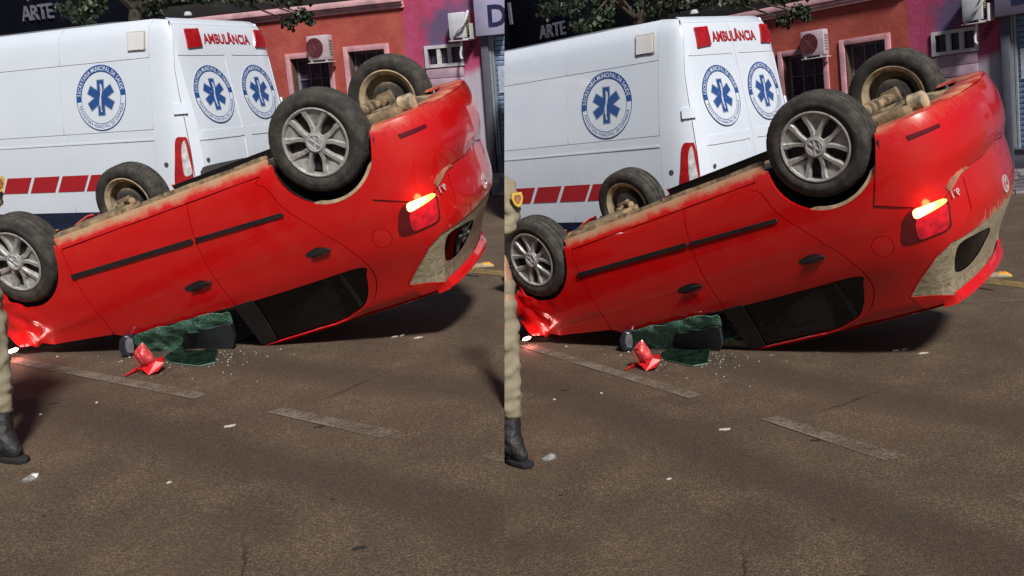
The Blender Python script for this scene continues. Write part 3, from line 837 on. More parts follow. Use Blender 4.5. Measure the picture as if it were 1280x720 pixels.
# ------------------------------------------------------------------ the ambulance
VO = np.array([-0.5424990, 10.6455457, 0]); VF = np.array([-0.8243339, 0.5661039, 0]); VRt = np.array([0.5661039, 0.8243339, 0])
VC = VO+VRt*.975
VM = Matrix(((VRt[0], VF[0], 0, VC[0]), (VRt[1], VF[1], 0, VC[1]), (0, 0, 1, 0), (0, 0, 0, 1)))
v_side = pchip([.2, .45, .6, 1.0, 1.4, 1.8, 2.2, 2.45, 2.57, 2.63, 2.665], [0, -.035, -.05, -.055, -.04, 0, .055, .10, .135, .18, .24])
v_rear = pchip([.2, .7, 1.1, 1.5, 1.8, 2.2, 2.45, 2.57, 2.63, 2.665], [-.09, -.10, -.09, -.05, 0, .065, .11, .15, .20, .27])
VS = Surf([(-.70, 6.0), (-.90, 5.7), (-.965, 5.0), (-.985, 4.0), (-.985, 3.0), (-.985, 1.5), (-.985, .6), (-.98, .30), (-.955, .13), (-.89, .035), (-.78, .0), (-.5, -.015), (0, -.02),
           (.5, -.015), (.78, .0), (.89, .035), (.955, .13), (.98, .30), (.985, .6), (.985, 1.5), (.985, 3), (.985, 4), (.965, 5), (.90, 5.7), (.70, 6.0)],
          Ref(1.0, 1, 1, lambda C: int(np.argmin(np.abs(C[:, 1]-1.0)+10*(C[:, 0] > -.5)))), v_side, v_rear)
qmid = float(np.interp(0, [0], [0]))
VS.prep(VM, -2.6, 4.0, .3, 2.66)
# q of the right hand side mirrored about the tail centre
ic = int(np.argmin(np.abs(VS.C[:, 0])+10*(VS.C[:, 1] > .3))); QV = float(VS.q[ic])
WHITE = simple('white_van_paint', (.64, .70, .80), .22, coat=.8, var=.025, vs=1.2, dirt=(.66, .67, .69), damt=.05, ds=1.4)
VRED = simple('red_sticker', (.36, .012, .02), .35, coat=.3, var=.06)
VBLUE = simple('blue_sticker', (.022, .075, .26), .35, coat=.3, var=.05)
VNAVY = simple('navy_skirt', (.010, .018, .05), .45, var=.2)
VGREY = simple('thin_grey_print', (.25, .30, .40), .4)
SEAL = simple('dark_seal', (.055, .056, .06), .7)
TYRE2 = RUBBER
def emblem(par, S, c, r, name='round_emblem'):
    """round print: blue half ring with white words, white half ring with blue words, six-armed star"""
    base = decal(name, S, c, *ring2(0, r, n=48), WHITE, par, off=.003)
    decal('ring', S, c, *merge2(ring2(r*.80, r, 2, 186, 48), ring2(r*.975, r, 186, 362, 48), ring2(r*.785, r*.80, 0, 360, 64)), VBLUE, base, off=.0045)
    def arc_text(s, rad, size, a0, a1, outward, mat, nm):
        ws = [{' ': .45, 'I': .45, 'M': 1.25}.get(ch, 1) for ch in s]; tot = sum(ws); acc = 0; V = []; Fc = []
        for ch, w in zip(s, ws):
            f = (acc+w/2)/tot; acc += w
            if ch == ' ': continue
            a = math.radians(a0+(a1-a0)*f); tv, tf = text_tris(ch, size, size*.012 if outward else 0.); tv = tv*np.array([.80, 1.])
            rot = a-math.pi/2 if outward else a+math.pi/2
            cs, sn = math.cos(rot), math.sin(rot)
            P = [(rad*math.cos(a)+x*cs-y*sn, rad*math.sin(a)+x*sn+y*cs) for x, y in tv]
            n = len(V); V += P; Fc += [tuple(i+n for i in g_) for g_ in tf]
        decal(nm, S, c, V, Fc, mat, base, off=.006)
    arc_text('SECRETARIA MUNICIPAL DA SAÚDE', r*.885, r*.185, 176, 12, True, WHITE, 'upper_lettering')
    arc_text('PREFEITURA MUNICIPAL DE CAMAQUÃ', r*.885, r*.135, 193, 347, False, VBLUE, 'lower_lettering')
    V = []; Fc = []
    L, w = r*.53, r*.125
    parts = []; parts2 = []
    for k in range(3):
        a = math.radians(90+60*k); d = np.array([math.cos(a), math.sin(a)]); p = np.array([-d[1], d[0]])
        for LL, ww, dst in ((L*1.05, w*1.22, parts2), (L, w, parts)):
            dst.append(([-d*LL-p*ww, d*LL-p*ww, d*LL+p*ww, -d*LL+p*ww], [(0, 1, 2, 3)]))
    for i, pr in enumerate(parts2): decal('star_edge', S, c, *pr, VGREY, base, off=.0040+.0004*i)
    for i, pr in enumerate(parts): decal('star_arm', S, c, *pr, VBLUE, base, off=.0054+.0004*i)
    sn = [(.10*L*math.sin(t*1.9*math.pi+.6)*(1-.3*t), L*(.72-1.5*t)) for t in np.linspace(0, 1, 22)]
    decal('staff', S, c, *merge2(stroke2(sn, r*.05), stroke2([(0, .80*L), (0, -.82*L)], r*.022)), WHITE, base, off=.0078)
def build_van():
    van = thing('ambulance', 'white high-roof ambulance van with blue round emblems and red slanted side stripes', 'ambulance', 'white ambulance vans', VM)
    g = .0028
    d0 = lambda P, V: np.array([p+np.array(noise.noise_vector(Vector(p)*1.3))*.002 for p in P])
    at, pl = VS.at, VS.poly
    # rear door edges
    le = pl([(212, 19), (217, 60), (223, 107), (233.5, 165), (240, 212)])
    q_edge_l = le[1][0]; eL = lambda z: float(np.interp(z, [p[1] for p in le[::-1]], [p[0] for p in le[::-1]]))
    mir = lambda q: 2*QV-q
    zs = [.62, .9, 1.3, 1.7, 2.1, 2.4, 2.60]
    # left side: rear pillar, then panels by the seams seen on the van
    ys = .385
    for fl in (0, 1):
        mq = (lambda pts: [(mir(q), z) for q, z in pts][::-1]) if fl else (lambda pts: pts)
        lamp = [(q, z) for q, z in smooth_closed(pl([(219, 177), (229, 174), (234, 178), (240, 214), (238, 236), (224, 237), (217, 236), (218, 205)]), 4)]
        panel('rear_pillar', VS, mq([(ys-g, .55), (ys-g, 2.655)]+[(eL(z)+g, z) for z in zs[::-1]]), WHITE, van, deform=d0, step=.08)
        lo = panel('tail_lamp', VS, mq(lamp), VRED2, van, off=.012, thick=.03, step=.04)
        cl = smooth_closed(pl([(226.5, 187), (230, 178), (234, 192), (238, 214), (238, 222), (230, 224), (227, 205)]), 4)
        panel('clear_lens', VS, mq(cl), LAMP_CLEAR, lo, off=.016, thick=.006, step=.03)
        for (a, b) in ((ys+g, 1.70-g), (1.70+g, 3.2-g), (3.2+g, 4.35-g)):
            panel('upper_side_panel', VS, mq([(a, 2.235+g), (b, 2.235+g), (b, 2.655), (a, 2.655)]), WHITE, van, deform=d0, step=.1)
            panel('side_window_panel', VS, mq([(a, 1.455+g), (b, 1.455+g), (b, 2.235-g), (a, 2.235-g)]), WHITE, van, deform=d0, step=.1, off=-.002)
            lowp = [(a, .55), (b, .55), (b, 1.455-g), (a, 1.455-g)]
            panel('lower_side_panel', VS, mq(lowp), WHITE, van, deform=d0, step=.1)
            if a < 3:
                panel('body_crease', VS, mq([(a, 1.335), (b, 1.335), (b, 1.352), (a, 1.352)]), WHITE, van, off=.006, thick=.006, step=.1)
        panel('front_door', VS, mq([(4.35+g, .55), (5.55, .55), (5.55, 1.25), (5.0, 1.45), (4.7, 2.2), (4.35+g, 2.2)]), WHITE, van, step=.1, holes=[mq([(4.45, 1.45), (4.95, 1.45), (4.66, 2.1), (4.45, 2.1)])])
        panel('door_glass', VS, mq([(4.45, 1.45), (4.95, 1.45), (4.66, 2.1), (4.45, 2.1)]), GLASS_DARK, van, step=.1, off=-.01, thick=0)
        panel('cab_roof_side', VS, mq([(4.35+g, 2.2+g), (4.7, 2.2+g), (4.55, 2.655), (4.35+g, 2.655)]), WHITE, van, step=.1)
        # skirt
        panel('skirt', VS, mq([(ys, .30), (5.3, .30), (5.3, .545), (ys, .545)]), VNAVY, van, off=-.004, step=.1)
        # inner shell behind the seams
        panel('inner_shell', VS, mq([(QV, .45), (5.2, .45), (4.4, 2.64), (QV, 2.64)]), SEAL, van, off=-.03, thick=0, step=.2)
        # slanted red stripes
        for a, b in ((.60, .98), (1.03, 1.42), (1.46, 1.86), (1.91, 2.30), (2.35, 2.74), (2.79, 3.18), (3.23, 3.62)):
            sl = .055
            if fl == 0: panel('red_stripe', VS, [(a-sl*(a > .7), .985), (b-sl, .985), (b+sl, .80), (a+sl, .80)], VRED, van, off=.005, thick=.002, step=.1, deform=d0)
        # fixed marker lamp high on the side
        sq = pl([(162, 40), (184, 37), (184, 62), (162, 64.5)])
        mo = panel('side_marker_lamp', VS, mq(smooth_closed(densify(sq, .06), 2)), simple('lamp_frame', (.35, .32, .24), .5), van, off=.012, thick=.02, step=.06)
        c = np.mean(np.array(sq), axis=0); sq2 = [tuple(c+(np.array(p)-c)*.90) for p in sq]
        panel('marker_lens', VS, mq(smooth_closed(densify(sq2, .06), 2)), simple('frosted_lens', (.66, .66, .68), .3, coat=.5, var=.05), mo, off=.020, thick=.010, step=.06)
        panel('door_hinge', VS, mq(rrect(at((226, 137))[0]-.06, at((226, 137))[0]+.06, at((226, 137))[1]-.055, at((226, 137))[1]+.055, .012)), WHITE, van, off=.022, thick=.025, step=.05)
        panel('filler_cap', VS, mq(circle(at((206.5, 210)), .028, 16)), SEAL, van, off=.004, thick=.006, step=.03)
        # wheels
        s = -1 if fl == 0 else 1
        for y in (1.25, 5.0):
            mb = MB().lathe([(.2, -.1), (.23, -.125), (.30, -.125), (.335, -.10), (.345, -.06), (.345, .06), (.335, .10), (.30, .125), (.2, .1)], 48, 'X', (s*.82, y, .345))
            w = mb.build('wheel', TYRE2, van, True)
            MB().lathe([(0, -.09), (.05, -.1), (.12, -.07), (.19, -.09), (.205, -.11), (.2, .1)], 32, 'X', (s*.82, y, .345)).build('rim', ALLOY, w, True)
    # rear doors
    zl = [.72, .9, 1.3, 1.7, 2.1, 2.4, 2.58]
    sp = pl([(279.5, 17), (288.5, 66), (296, 112), (305, 159), (309, 190)])
    for fl in (0, 1):
        e = [(eL(z)-g, z) for z in zl]; c = [(QV+g, z) for z in zl]
        out = e+c[::-1]
        # a shallow recessed field in the door
        w0, w1 = eL(1.8)-.10, QV+.07
        fld = smooth_closed(densify([(eL(1.42)-.11, 1.40), (w1, 1.40), (w1, 2.235), (eL(2.2)-.10, 2.235)], .09), 2)
        low = smooth_closed(densify([(eL(1.3)-.09, 1.30), (w1, 1.30), (w1, .86), (eL(.9)-.09, .86)], .09), 2)
        if fl: out, fld, low = [[(mir(q), z) for q, z in P][::-1] for P in (out, fld, low)]
        d = panel('rear_door', VS, out, WHITE, van, holes=[fld, low], deform=d0, step=.08)
        panel('window_field', VS, fld, WHITE, d, off=-.006, thick=.01, step=.08)
        panel('lower_field', VS, low, WHITE, d, off=-.008, thick=.01, step=.08)
        ec = at((267, 117)) if not fl else (mir(at((267, 117))[0]), at((267, 117))[1])
        emblem(d, VS, ec, .325)
    emblem(van, VS, at((126.5, 125)), .365)
    for px in ([(231, 33), (247, 32.5), (252.5, 55.5), (236, 57.5)], [(313, 33), (322, 33.5), (327, 55.5), (315.5, 55)]):
        P = pl(px); panel('red_top_lamp', VS, smooth_closed(densify(P, .05), 2), VRED2, van, off=.018, thick=.025, step=.04)
    Vt, Ft = text_tris('AMBULÂNCIA', .165, .0055); Vt = Vt.copy(); sc = .86/(Vt[:, 0].max()-Vt[:, 0].min()); Vt[:, 0] *= sc; Vt[:, 1] *= .92
    tc = at((282.5, 45.5)); decal('lettering', VS, tc, Vt, Ft, VRED, van, off=.0045)
    panel('number_plate_recess', VS, smooth_closed(pl([(251, 216), (258, 211), (290, 203), (302, 201), (302, 207), (270, 217), (252, 222)]), 3), SEAL, van, off=.004, thick=.006, step=.04)
    panel('lock', VS, circle(at((259, 203)), .022, 14), SEAL, van, off=.004, thick=.006, step=.03)
    panel('rear_header', VS, [(eL(2.58), 2.58+g), (mir(eL(2.58)), 2.58+g), (mir(eL(2.6)), 2.655), (eL(2.6), 2.655)], WHITE, van, deform=d0, step=.06)
    # roof
    V = []; Fc = []; ys_ = np.linspace(0, 1, 26); ny = 13
    y_back = float(VS(QV, 2.655)[1])+.004
    for t in ys_**1.8:
        y = y_back+(4.5-y_back)*t
        qq = np.linspace(QV, 4.6, 300); P = VS(qq, 2.655+0*qq); w = float(np.interp(y, P[:, 1], -P[:, 0])) if y > P[:, 1].min()+1e-6 else .5
        w = max(.70, w)
        for j in range(ny):
            u = -1+2*j/(ny-1); V.append((u*w, y, 2.652+.075*(1-abs(u)**2.6)*min(1, 4*t)))
    for i in range(len(ys_)-1):
        for j in range(ny-1): Fc.append((i*ny+j, i*ny+j+1, (i+1)*ny+j+1, (i+1)*ny+j))
    make('roof', V, Fc, WHITE, van, True)
    MB().lathe([(0, .045), (.03, .04), (.045, .02), (.045, 0)], 20, 'Z', (-.12, .45, 2.72)).build('roof_beacon', simple('beacon', (.5, .5, .52), .2, coat=1), van, True)
    MB().box(-.62, .62, 4.55, 5.75, .55, 1.2).box(-.9, .9, 5.4, 6.0, .35, .75).build('bonnet', WHITE, van, bevel=.08)
    V = [(-.80, 5.15, 1.42), (.80, 5.15, 1.42), (.72, 4.55, 2.30), (-.72, 4.55, 2.30)]
    make('windscreen', V, [(0, 1, 2, 3)], GLASS_DARK, van)
    MB().box(-.74, .74, 4.40, 4.60, 2.28, 2.66).build('cab_header', WHITE, van, bevel=.05)
    panel('rear_bumper', VS, [(.38, .42), (QV-(.38-QV), .42), (QV-(.38-QV), .60), (.38, .60)], simple('grey_bumper', (.10, .10, .11), .6), van, off=.02, thick=.03, step=.12)
    MB().box(-.9, .9, .3, 5.6, .38, .50).build('chassis', SEAL, van, bevel=.02)
VRED2 = simple('red_lamp_glass', (.34, .008, .012), .3, coat=.6, var=.2, vs=9)
build_van()

# ------------------------------------------------------------------ buildings along the far side
B0 = np.array([3.7577117, 14.4331667, 0]); BD = np.array([-0.8290985, 0.5591026, 0]); BN = np.array([-0.5591026, -0.8290985, 0])
BM = Matrix(((-BD[0], -BN[0], 0, B0[0]), (-BD[1], -BN[1], 0, B0[1]), (0, 0, 1, 0), (0, 0, 0, 1)))
def fx(px):      # picture point on the facade plane -> (x along, z)
    P = on_plane(px, BN, BN@B0); return (float((P-B0)@-BD), float(P[2]))
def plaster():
    m, t, b = nodes_of('salmon_plaster_light_tint')
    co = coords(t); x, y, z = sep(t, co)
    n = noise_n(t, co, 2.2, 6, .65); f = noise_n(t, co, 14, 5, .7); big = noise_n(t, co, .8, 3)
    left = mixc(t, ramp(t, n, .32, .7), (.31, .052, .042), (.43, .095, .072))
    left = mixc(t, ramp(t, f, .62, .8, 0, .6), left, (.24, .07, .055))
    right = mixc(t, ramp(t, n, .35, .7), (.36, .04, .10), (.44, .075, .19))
    right = mixc(t, ramp(t, big, .50, .62), right, (.11, .075, .16))  # mauve glow and bluish shade of emergency lights, put into the wall colour
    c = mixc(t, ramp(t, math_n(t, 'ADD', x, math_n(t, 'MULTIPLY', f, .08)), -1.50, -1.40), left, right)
    # paler lower corner by the shop
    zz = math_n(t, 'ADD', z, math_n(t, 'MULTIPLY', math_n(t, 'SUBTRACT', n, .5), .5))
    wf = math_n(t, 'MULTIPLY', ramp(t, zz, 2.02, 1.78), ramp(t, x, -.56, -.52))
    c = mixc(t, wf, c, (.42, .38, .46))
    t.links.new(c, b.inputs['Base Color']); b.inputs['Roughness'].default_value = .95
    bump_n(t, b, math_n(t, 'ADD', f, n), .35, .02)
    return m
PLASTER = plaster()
TRIM = simple('pale_pink_trim', (.52, .27, .31), .9, var=.2, vs=4, dirt=(.24, .16, .2), damt=.35, ds=2.5, bump=.3, bs=20)
REVEAL = simple('brown_reveal', (.10, .055, .04), .9, var=.2)
FRAME = simple('grey_window_frame', (.19, .18, .22), .6, var=.15)
PANE = simple('dark_curtained_pane', (.035, .03, .055), .25, coat=.4, var=.5, vs=5, dirt=(.14, .03, .05), damt=.35, ds=3)
def window(par, x0, x1, z0, z1, nv, nh, nm='window', red=False):
    """recessed window with a frame, bars and panes"""
    w = MB().box(x0, x0+.035, .14, .19, z0, z1).box(x1-.035, x1, .14, .19, z0, z1).box(x0+.035, x1-.035, .14, .19, z1-.035, z1).box(x0+.035, x1-.035, .14, .19, z0, z0+.035).build(nm, FRAME, par, bevel=.004)
    a, b = x0+.035, x1-.035; c, d = z0+.035, z1-.035
    mb = MB()
    for i in range(1, nv): xx = a+(b-a)*i/nv; MB().box(xx-.008, xx+.008, .145, .165, c, d).build('bar', FRAME, w)
    for i in range(1, nh): zz = c+(d-c)*i/nh; MB().box(a, b, .149, .161, zz-.008, zz+.008).build('bar', FRAME, w)
    for i in range(nv):
        for j in range(nh):
            X0, X1 = a+(b-a)*i/nv, a+(b-a)*(i+1)/nv; Z0, Z1 = c+(d-c)*j/nh, c+(d-c)*(j+1)/nh
            MB().box(X0, X1, .170, .176, Z0, Z1).build('pane', PANE, w)
    MB().box(x0-.001, x1+.001, .21, .22, z0, z1).build('backing', DARK, w)
    return w
def build_house():
    h = thing('pink_house', 'salmon pink plastered house with pale trim round its recessed windows, behind the ambulance', 'house', 'salmon pink houses', BM)
    w1 = (-3.56, -2.86, .75, 2.32); w2 = (-2.49, -1.85, .12, 2.35); w3 = (-1.11, -.565, 2.05, 2.285)
    op = [[(a, c), (b, c), (b, d), (a, d)] for a, b, c, d in (w1, w2, w3)]
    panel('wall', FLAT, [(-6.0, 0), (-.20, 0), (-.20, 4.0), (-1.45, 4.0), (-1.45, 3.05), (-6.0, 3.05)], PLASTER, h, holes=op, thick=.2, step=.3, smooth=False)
    for nm, (a, b, c, d), nv, nh in (('window', w1, 3, 5), ('door', w2, 3, 6)):
        t = .085
        MB().box(a-t, a, -.025, .03, c-t, d+t).build('trim', TRIM, h, bevel=.006)
        MB().box(b, b+t, -.025, .03, c-t, d+t).build('trim', TRIM, h, bevel=.006)
        MB().box(a, b, -.027, .028, d, d+t).build('trim', TRIM, h, bevel=.006)
        if nm == 'window': MB().box(a-.04, b+.04, -.06, .03, c-t, c-.005).build('sill', TRIM, h, bevel=.006)
        MB().box(a-.002, a+.02, 0.01, .2, c, d).build('reveal', REVEAL, h)
        window(h, a+.02, b, c, d, nv, nh, nm)
    a, b, c, d = w3
    MB().box(a-.05, b+.05, -.03, .02, d, d+.05).box(a-.05, b+.05, -.035, .02, c-.05, c).box(a-.05, a, -.03, .02, c, d).box(b, b+.05, -.03, .02, c, d).build('fanlight_frame', simple('white_frame', (.5, .48, .52), .7, var=.15), h)
    for k in range(3):
        x0 = a+(b-a)*k/3; x1 = a+(b-a)*(k+1)/3
        MB().box(x0+.03, x1-.03, .05, .06, c, d).build('fanlight_pane', PANE, h)
        if k: MB().box(x0-.03, x0+.03, -.02, .03, c, d).build('mullion', simple('white_frame', (.5, .48, .52)), h)
    for k in range(13):
        z0 = 1.99-.155*k-.15
        MB().box(-1.16, -.54, -.02-.006*(k % 2), .02, z0, z0+.147).build('board', simple('lilac_boards', (.40, .28, .36), .85, var=.18, vs=5), h, bevel=.004)
    # cornice: stepped mouldings and parapet
    for k, (z0, z1, d) in enumerate(((2.94, 2.99, .04), (2.99, 3.03, .07), (3.03, 3.12, .11))):
        MB().box(-6.05, -1.44, -d, .0, z0, z1-.001).build('cornice', simple('cornice_plaster', (.62, .36, .40), .9, var=.15, vs=4, dirt=(.36, .22, .26), damt=.3, ds=2.5), h, bevel=.008)
    MB().box(-6.0, -1.45, -.03, .2, 3.121, 3.35).build('parapet', simple('night_black_parapet', (.012, .011, .012), .95, var=.35, vs=3), h, bevel=.01)  # blackened to pass for the night dark above the cornice
    MB().box(-6.0, -.2, .25, 5, 0, 2.9).build('inner_block', DARK, h)
    MB().box(-5.98, -.2, -.05, -.002, .0, .35).build('plinth', simple('dark_plinth', (.10, .07, .07), .9), h, bevel=.01)
build_house()
def build_shop():
    s = thing('shop', 'grey shop with a lilac sign board and a blue roller shutter, beside the pink house', 'shop', 'grey shops with roller shutters', BM)
    grey = simple('slate_column', (.075, .08, .11), .8, var=.15, vs=3)
    MB().box(-.198, -.085, -.10, .3, 0.35, 2.40).build('column', grey, s, bevel=.008)
    MB().box(-.085, 5.0, -.06, .25, .345, .60).build('stall_riser', simple('grey_render', (.19, .19, .25), .9, var=.15, vs=3, bump=.2), s, bevel=.008)
    MB().box(-.06, 5.0, -.09, -.03, .602, .625).build('sill', simple('sill_stone', (.11, .11, .14), .7), s)
    sg = MB().box(-.215, 5.0, -.22, .2, 2.40, 3.25).build('sign_board', simple('lilac_sign', (.29, .27, .40), .7, var=.06), s, bevel=.006)
    Vt, Ft = text_tris('D', .43, .012, 'LEFT')
    V = [(x-.02, -.226, y+2.655) for x, y in Vt]; make('lettering', V, Ft, simple('navy_letters', (.012, .016, .07), .5), sg)
    MB().box(-.085, -.055, -.05, .02, .625, 2.40).box(-.045, -.02, -.045, .02, .625, 2.40).build('shutter_rail', simple('pale_metal', (.30, .34, .38), .5, metal=.3), s)
    bl = simple('blue_grey_shutter', (.17, .24, .37), .5, metal=.2, var=.1, vs=3)
    me = None
    for k in range(24):
        z = .628+k*.0737
        if me is None:
            o = MB().box(-.018, 5.0, -.01, .01, 0, .066).build('slat', bl, s, bevel=.008, seg=2); me = o.data
        else: o = link(bpy.data.objects.new('slat', me), s)
        o.location = (0, .01, z)
    d = MB().box(.02, .55, -.016, -.008, 1.55, 1.95).build('notice', simple('pale_notice', (.42, .47, .58), .6, var=.2, vs=8), s)
    MB().box(-.018, 5, .03, .05, .62, 2.42).build('backing', DARK, s)
    # rough white brick base
    bm_ = [simple('white_brick', (.42, .42, .45), .9, var=.3, vs=6, bump=.4, bs=30), simple('pale_grey_brick', (.29, .29, .33), .9, var=.3, vs=6), simple('cream_brick', (.46, .44, .42), .9, var=.25, vs=6)]
    base = MB().box(-.2, 5, -.06, .2, 0, .343).build('base', simple('mortar', (.14, .13, .14), .95), s)
    for r in range(7):
        x = -.2-(r % 2)*.06
        while x < 1.2:
            w = .10+.07*random.random(); x1 = min(x+w, 5)
            if x1 > -.19:
                MB().box(max(x, -.2), x1-.008, -.072-.014*random.random(), -.055, .004+r*.049, .004+r*.049+.042).build('brick', random.choice(bm_), base)
            x = x1
    MB().box(-.2, 5, .25, 5, 0, 3.3).build('inner_block', DARK, s)
build_shop()
def build_dark_shop():
    s = thing('dark_shop', 'tall dark navy shop front lettered ARTE, seen over the ambulance roof', 'shop', 'dark navy shop fronts', BM)
    nv = simple('dark_navy_cladding', (.0045, .005, .011), .9, var=.25, vs=1.5, spec=.05)
    # tall cladding panels with open joints
    x = -17.0
    while x < -6.2:
        x1 = min(x+1.2, -6.05)
        MB().box(x+.006, x1-.006, -.05, 0, 2.6, 6.4).build('cladding_panel', nv, s, bevel=.006); x = x1
    MB().box(-17, -6.05, 0, .4, 0, 6.3).build('wall', simple('dark_wall', (.004, .004, .007), .9, spec=.05), s)
    MB().box(-17, -6.05, -.3, -.06, 2.52, 2.60).build('canopy', nv, s, bevel=.01)
    a0 = fx((43, 31)); a1 = fx((77, 23))
    Vt, Ft = text_tris('ARTE', .36, .004, 'LEFT'); Vt = Vt.copy()
    k = (a1[0]-a0[0])/(Vt[:, 0].max()-Vt[:, 0].min()); Vt[:, 0] = (Vt[:, 0]-Vt[:, 0].min())*k
    V = [(x+a0[0], -.09, y+a0[1]+.0) for x, y in Vt]+[(x+a0[0], -.055, y+a0[1]) for x, y in Vt]
    n = len(Vt); make('lettering', V, Ft+[tuple(i+n for i in f[::-1]) for f in Ft], simple('dull_silver_letters', (.13, .13, .18), .6, spec=.2), s)
    p = fx((3, 5))
    MB().box(p[0]-.04, p[0]+.03, -.09, -.055, p[1]-.18, p[1]+.25).build('letter_stroke', MATS['dull_silver_letters'], s)
build_dark_shop()

def build_block():  # made-up dark mass, added to hide the bright sky above the house
    b = thing('sky_backdrop', 'tall dark backdrop added behind the pink house to hide the sky', 'backdrop', 'added dark backdrops behind the pink houses', BM@Matrix.Translation((0, 6.5, 0)))
    nv = simple('backdrop_black', (.0025, .0025, .004), .95, var=.2, spec=.03)
    MB().box(-15.0, 6.0, 0, 6, 0, 9.0).build('wall', nv, b)
    for k in range(7):
        for f in range(2): MB().box(-6.2+k*1.7, -5.3+k*1.7, -.03, .0, 4.6+f*2.4, 5.9+f*2.4).build('window', simple('backdrop_pane', (.003, .003, .004), .9, spec=.05), b)  # surface detail of the added backdrop, no real windows
    MB().box(-15.05, 6.05, -.08, 6.05, 9.0, 9.2).build('backdrop_edge', nv, b, bevel=.02)
build_block()

# air conditioners on the house wall
def ac_unit(label, x0, x1, z0, z1, depth, second):
    a = thing('air_conditioner', label, 'air conditioner', 'air conditioners with a round fan grille' if not second else 'air conditioners with a bent white pipe', BM@Matrix.Translation((x0, -.05-depth, z0)))
    w, hgt = x1-x0, z1-z0
    cas = simple('pale_ac_casing', (.44, .36, .41), .6, var=.15, vs=7) if not second else simple('white_ac_casing', (.48, .49, .55), .6, var=.12, vs=7)
    b = MB().box(0, w, 0, depth, 0, hgt).build('casing', cas, a, bevel=.012)
    if not second:
        r = hgt*.40; c = (w*.36, hgt*.5)
        V = [(c[0]+x, -.004, c[1]+y) for x, y in ring2(0, r, n=40)[0]]
        make('fan_opening', V, ring2(0, r, n=40)[1], simple('dark_fan', (.13, .018, .028), .6), b)
        mb = MB()
        for k in range(6):
            rr = r*(k+1)/6; mb.tube([(c[0]+rr*math.cos(t), -.010, c[1]+rr*math.sin(t)) for t in np.linspace(0, 2*math.pi, 29)], .0028, 5, False)
        for k in range(8):
            t = k*math.pi/8; mb.tube([(c[0]-r*math.cos(t), -.012, c[1]-r*math.sin(t)), (c[0]+r*math.cos(t), -.012, c[1]+r*math.sin(t))], .0025, 5)
        mb.build('fan_grille', simple('grille_wire', (.17, .05, .06), .5), b)
        for k in range(6): MB().box(w, w+.006, depth*.2, depth*.8, hgt*(.18+.11*k), hgt*(.18+.11*k)+.02).build('side_louvre', simple('ac_louvre', (.16, .15, .15), .7), b)
    else:
        MB().box(w, w+.008, .03, depth-.03, .03, hgt-.03).build('side_grille', simple('mossy_grille', (.10, .085, .04), .8, var=.3, vs=20), b)
        for k in range(9): MB().box(w+.008, w+.014, .03, depth-.03, .04+k*(hgt-.07)/9, .055+k*(hgt-.07)/9).build('side_louvre', simple('ac_louvre2', (.30, .27, .12), .7), b)
        hose = simple('white_hose', (.55, .55, .60), .6)
        MB().tube([(w*.35, -.03, .04), (w*.55, -.05, .10), (w*.95, -.06, .17), (w+.03, -.04, .26), (w+.06, .0, hgt+.01)], .021, 10).build('drain_pipe', hose, a, True)
        MB().tube([(w*.62, .05, -.04), (w*.60, .06, -.12), (w*.52, .05, -.22), (w*.55, .04, -.29), (w*.66, .03, -.31)], .018, 10).build('drain_pipe', hose, a, True)
        cab = simple('black_cable', (.02, .02, .02), .6)
        for k in range(3):
            cx, cz = w*(.72+.17*k), -.22+.06*k
            MB().tube([(cx+.026*math.cos(t), depth+.02, cz+.04*math.sin(t)) for t in np.linspace(0, 6.0, 16)], .006, 6).build('cable_loop', cab, a, True)
    br = simple('white_bracket', (.5, .47, .5), .6)
    for xx in (w*.15, w*.85):
        MB().box(xx-.012, xx+.012, -.01, depth+.045, -.03, -.003).build('bracket', br, a)
    MB().box(-.01, w+.03, -.012, depth, -.045, -.031).build('tray', br, a, bevel=.004)
    if second: MB().box(w+.06, w+.075, .0, depth+.02, -.03, .20).box(w-.02, w+.06, .0, depth+.02, -.03, -.015).build('bracket', br, a)
    return a
p0 = fx((376, 44)); ac_unit('air conditioner with a round fan grille, above the pink house window', -3.10, -2.72, 2.26, 2.64, .16, False)
ac_unit('air conditioner with a bent white pipe, above the small fanlight by the shop', -.63, -.36, 2.40, 2.77, .2, True)

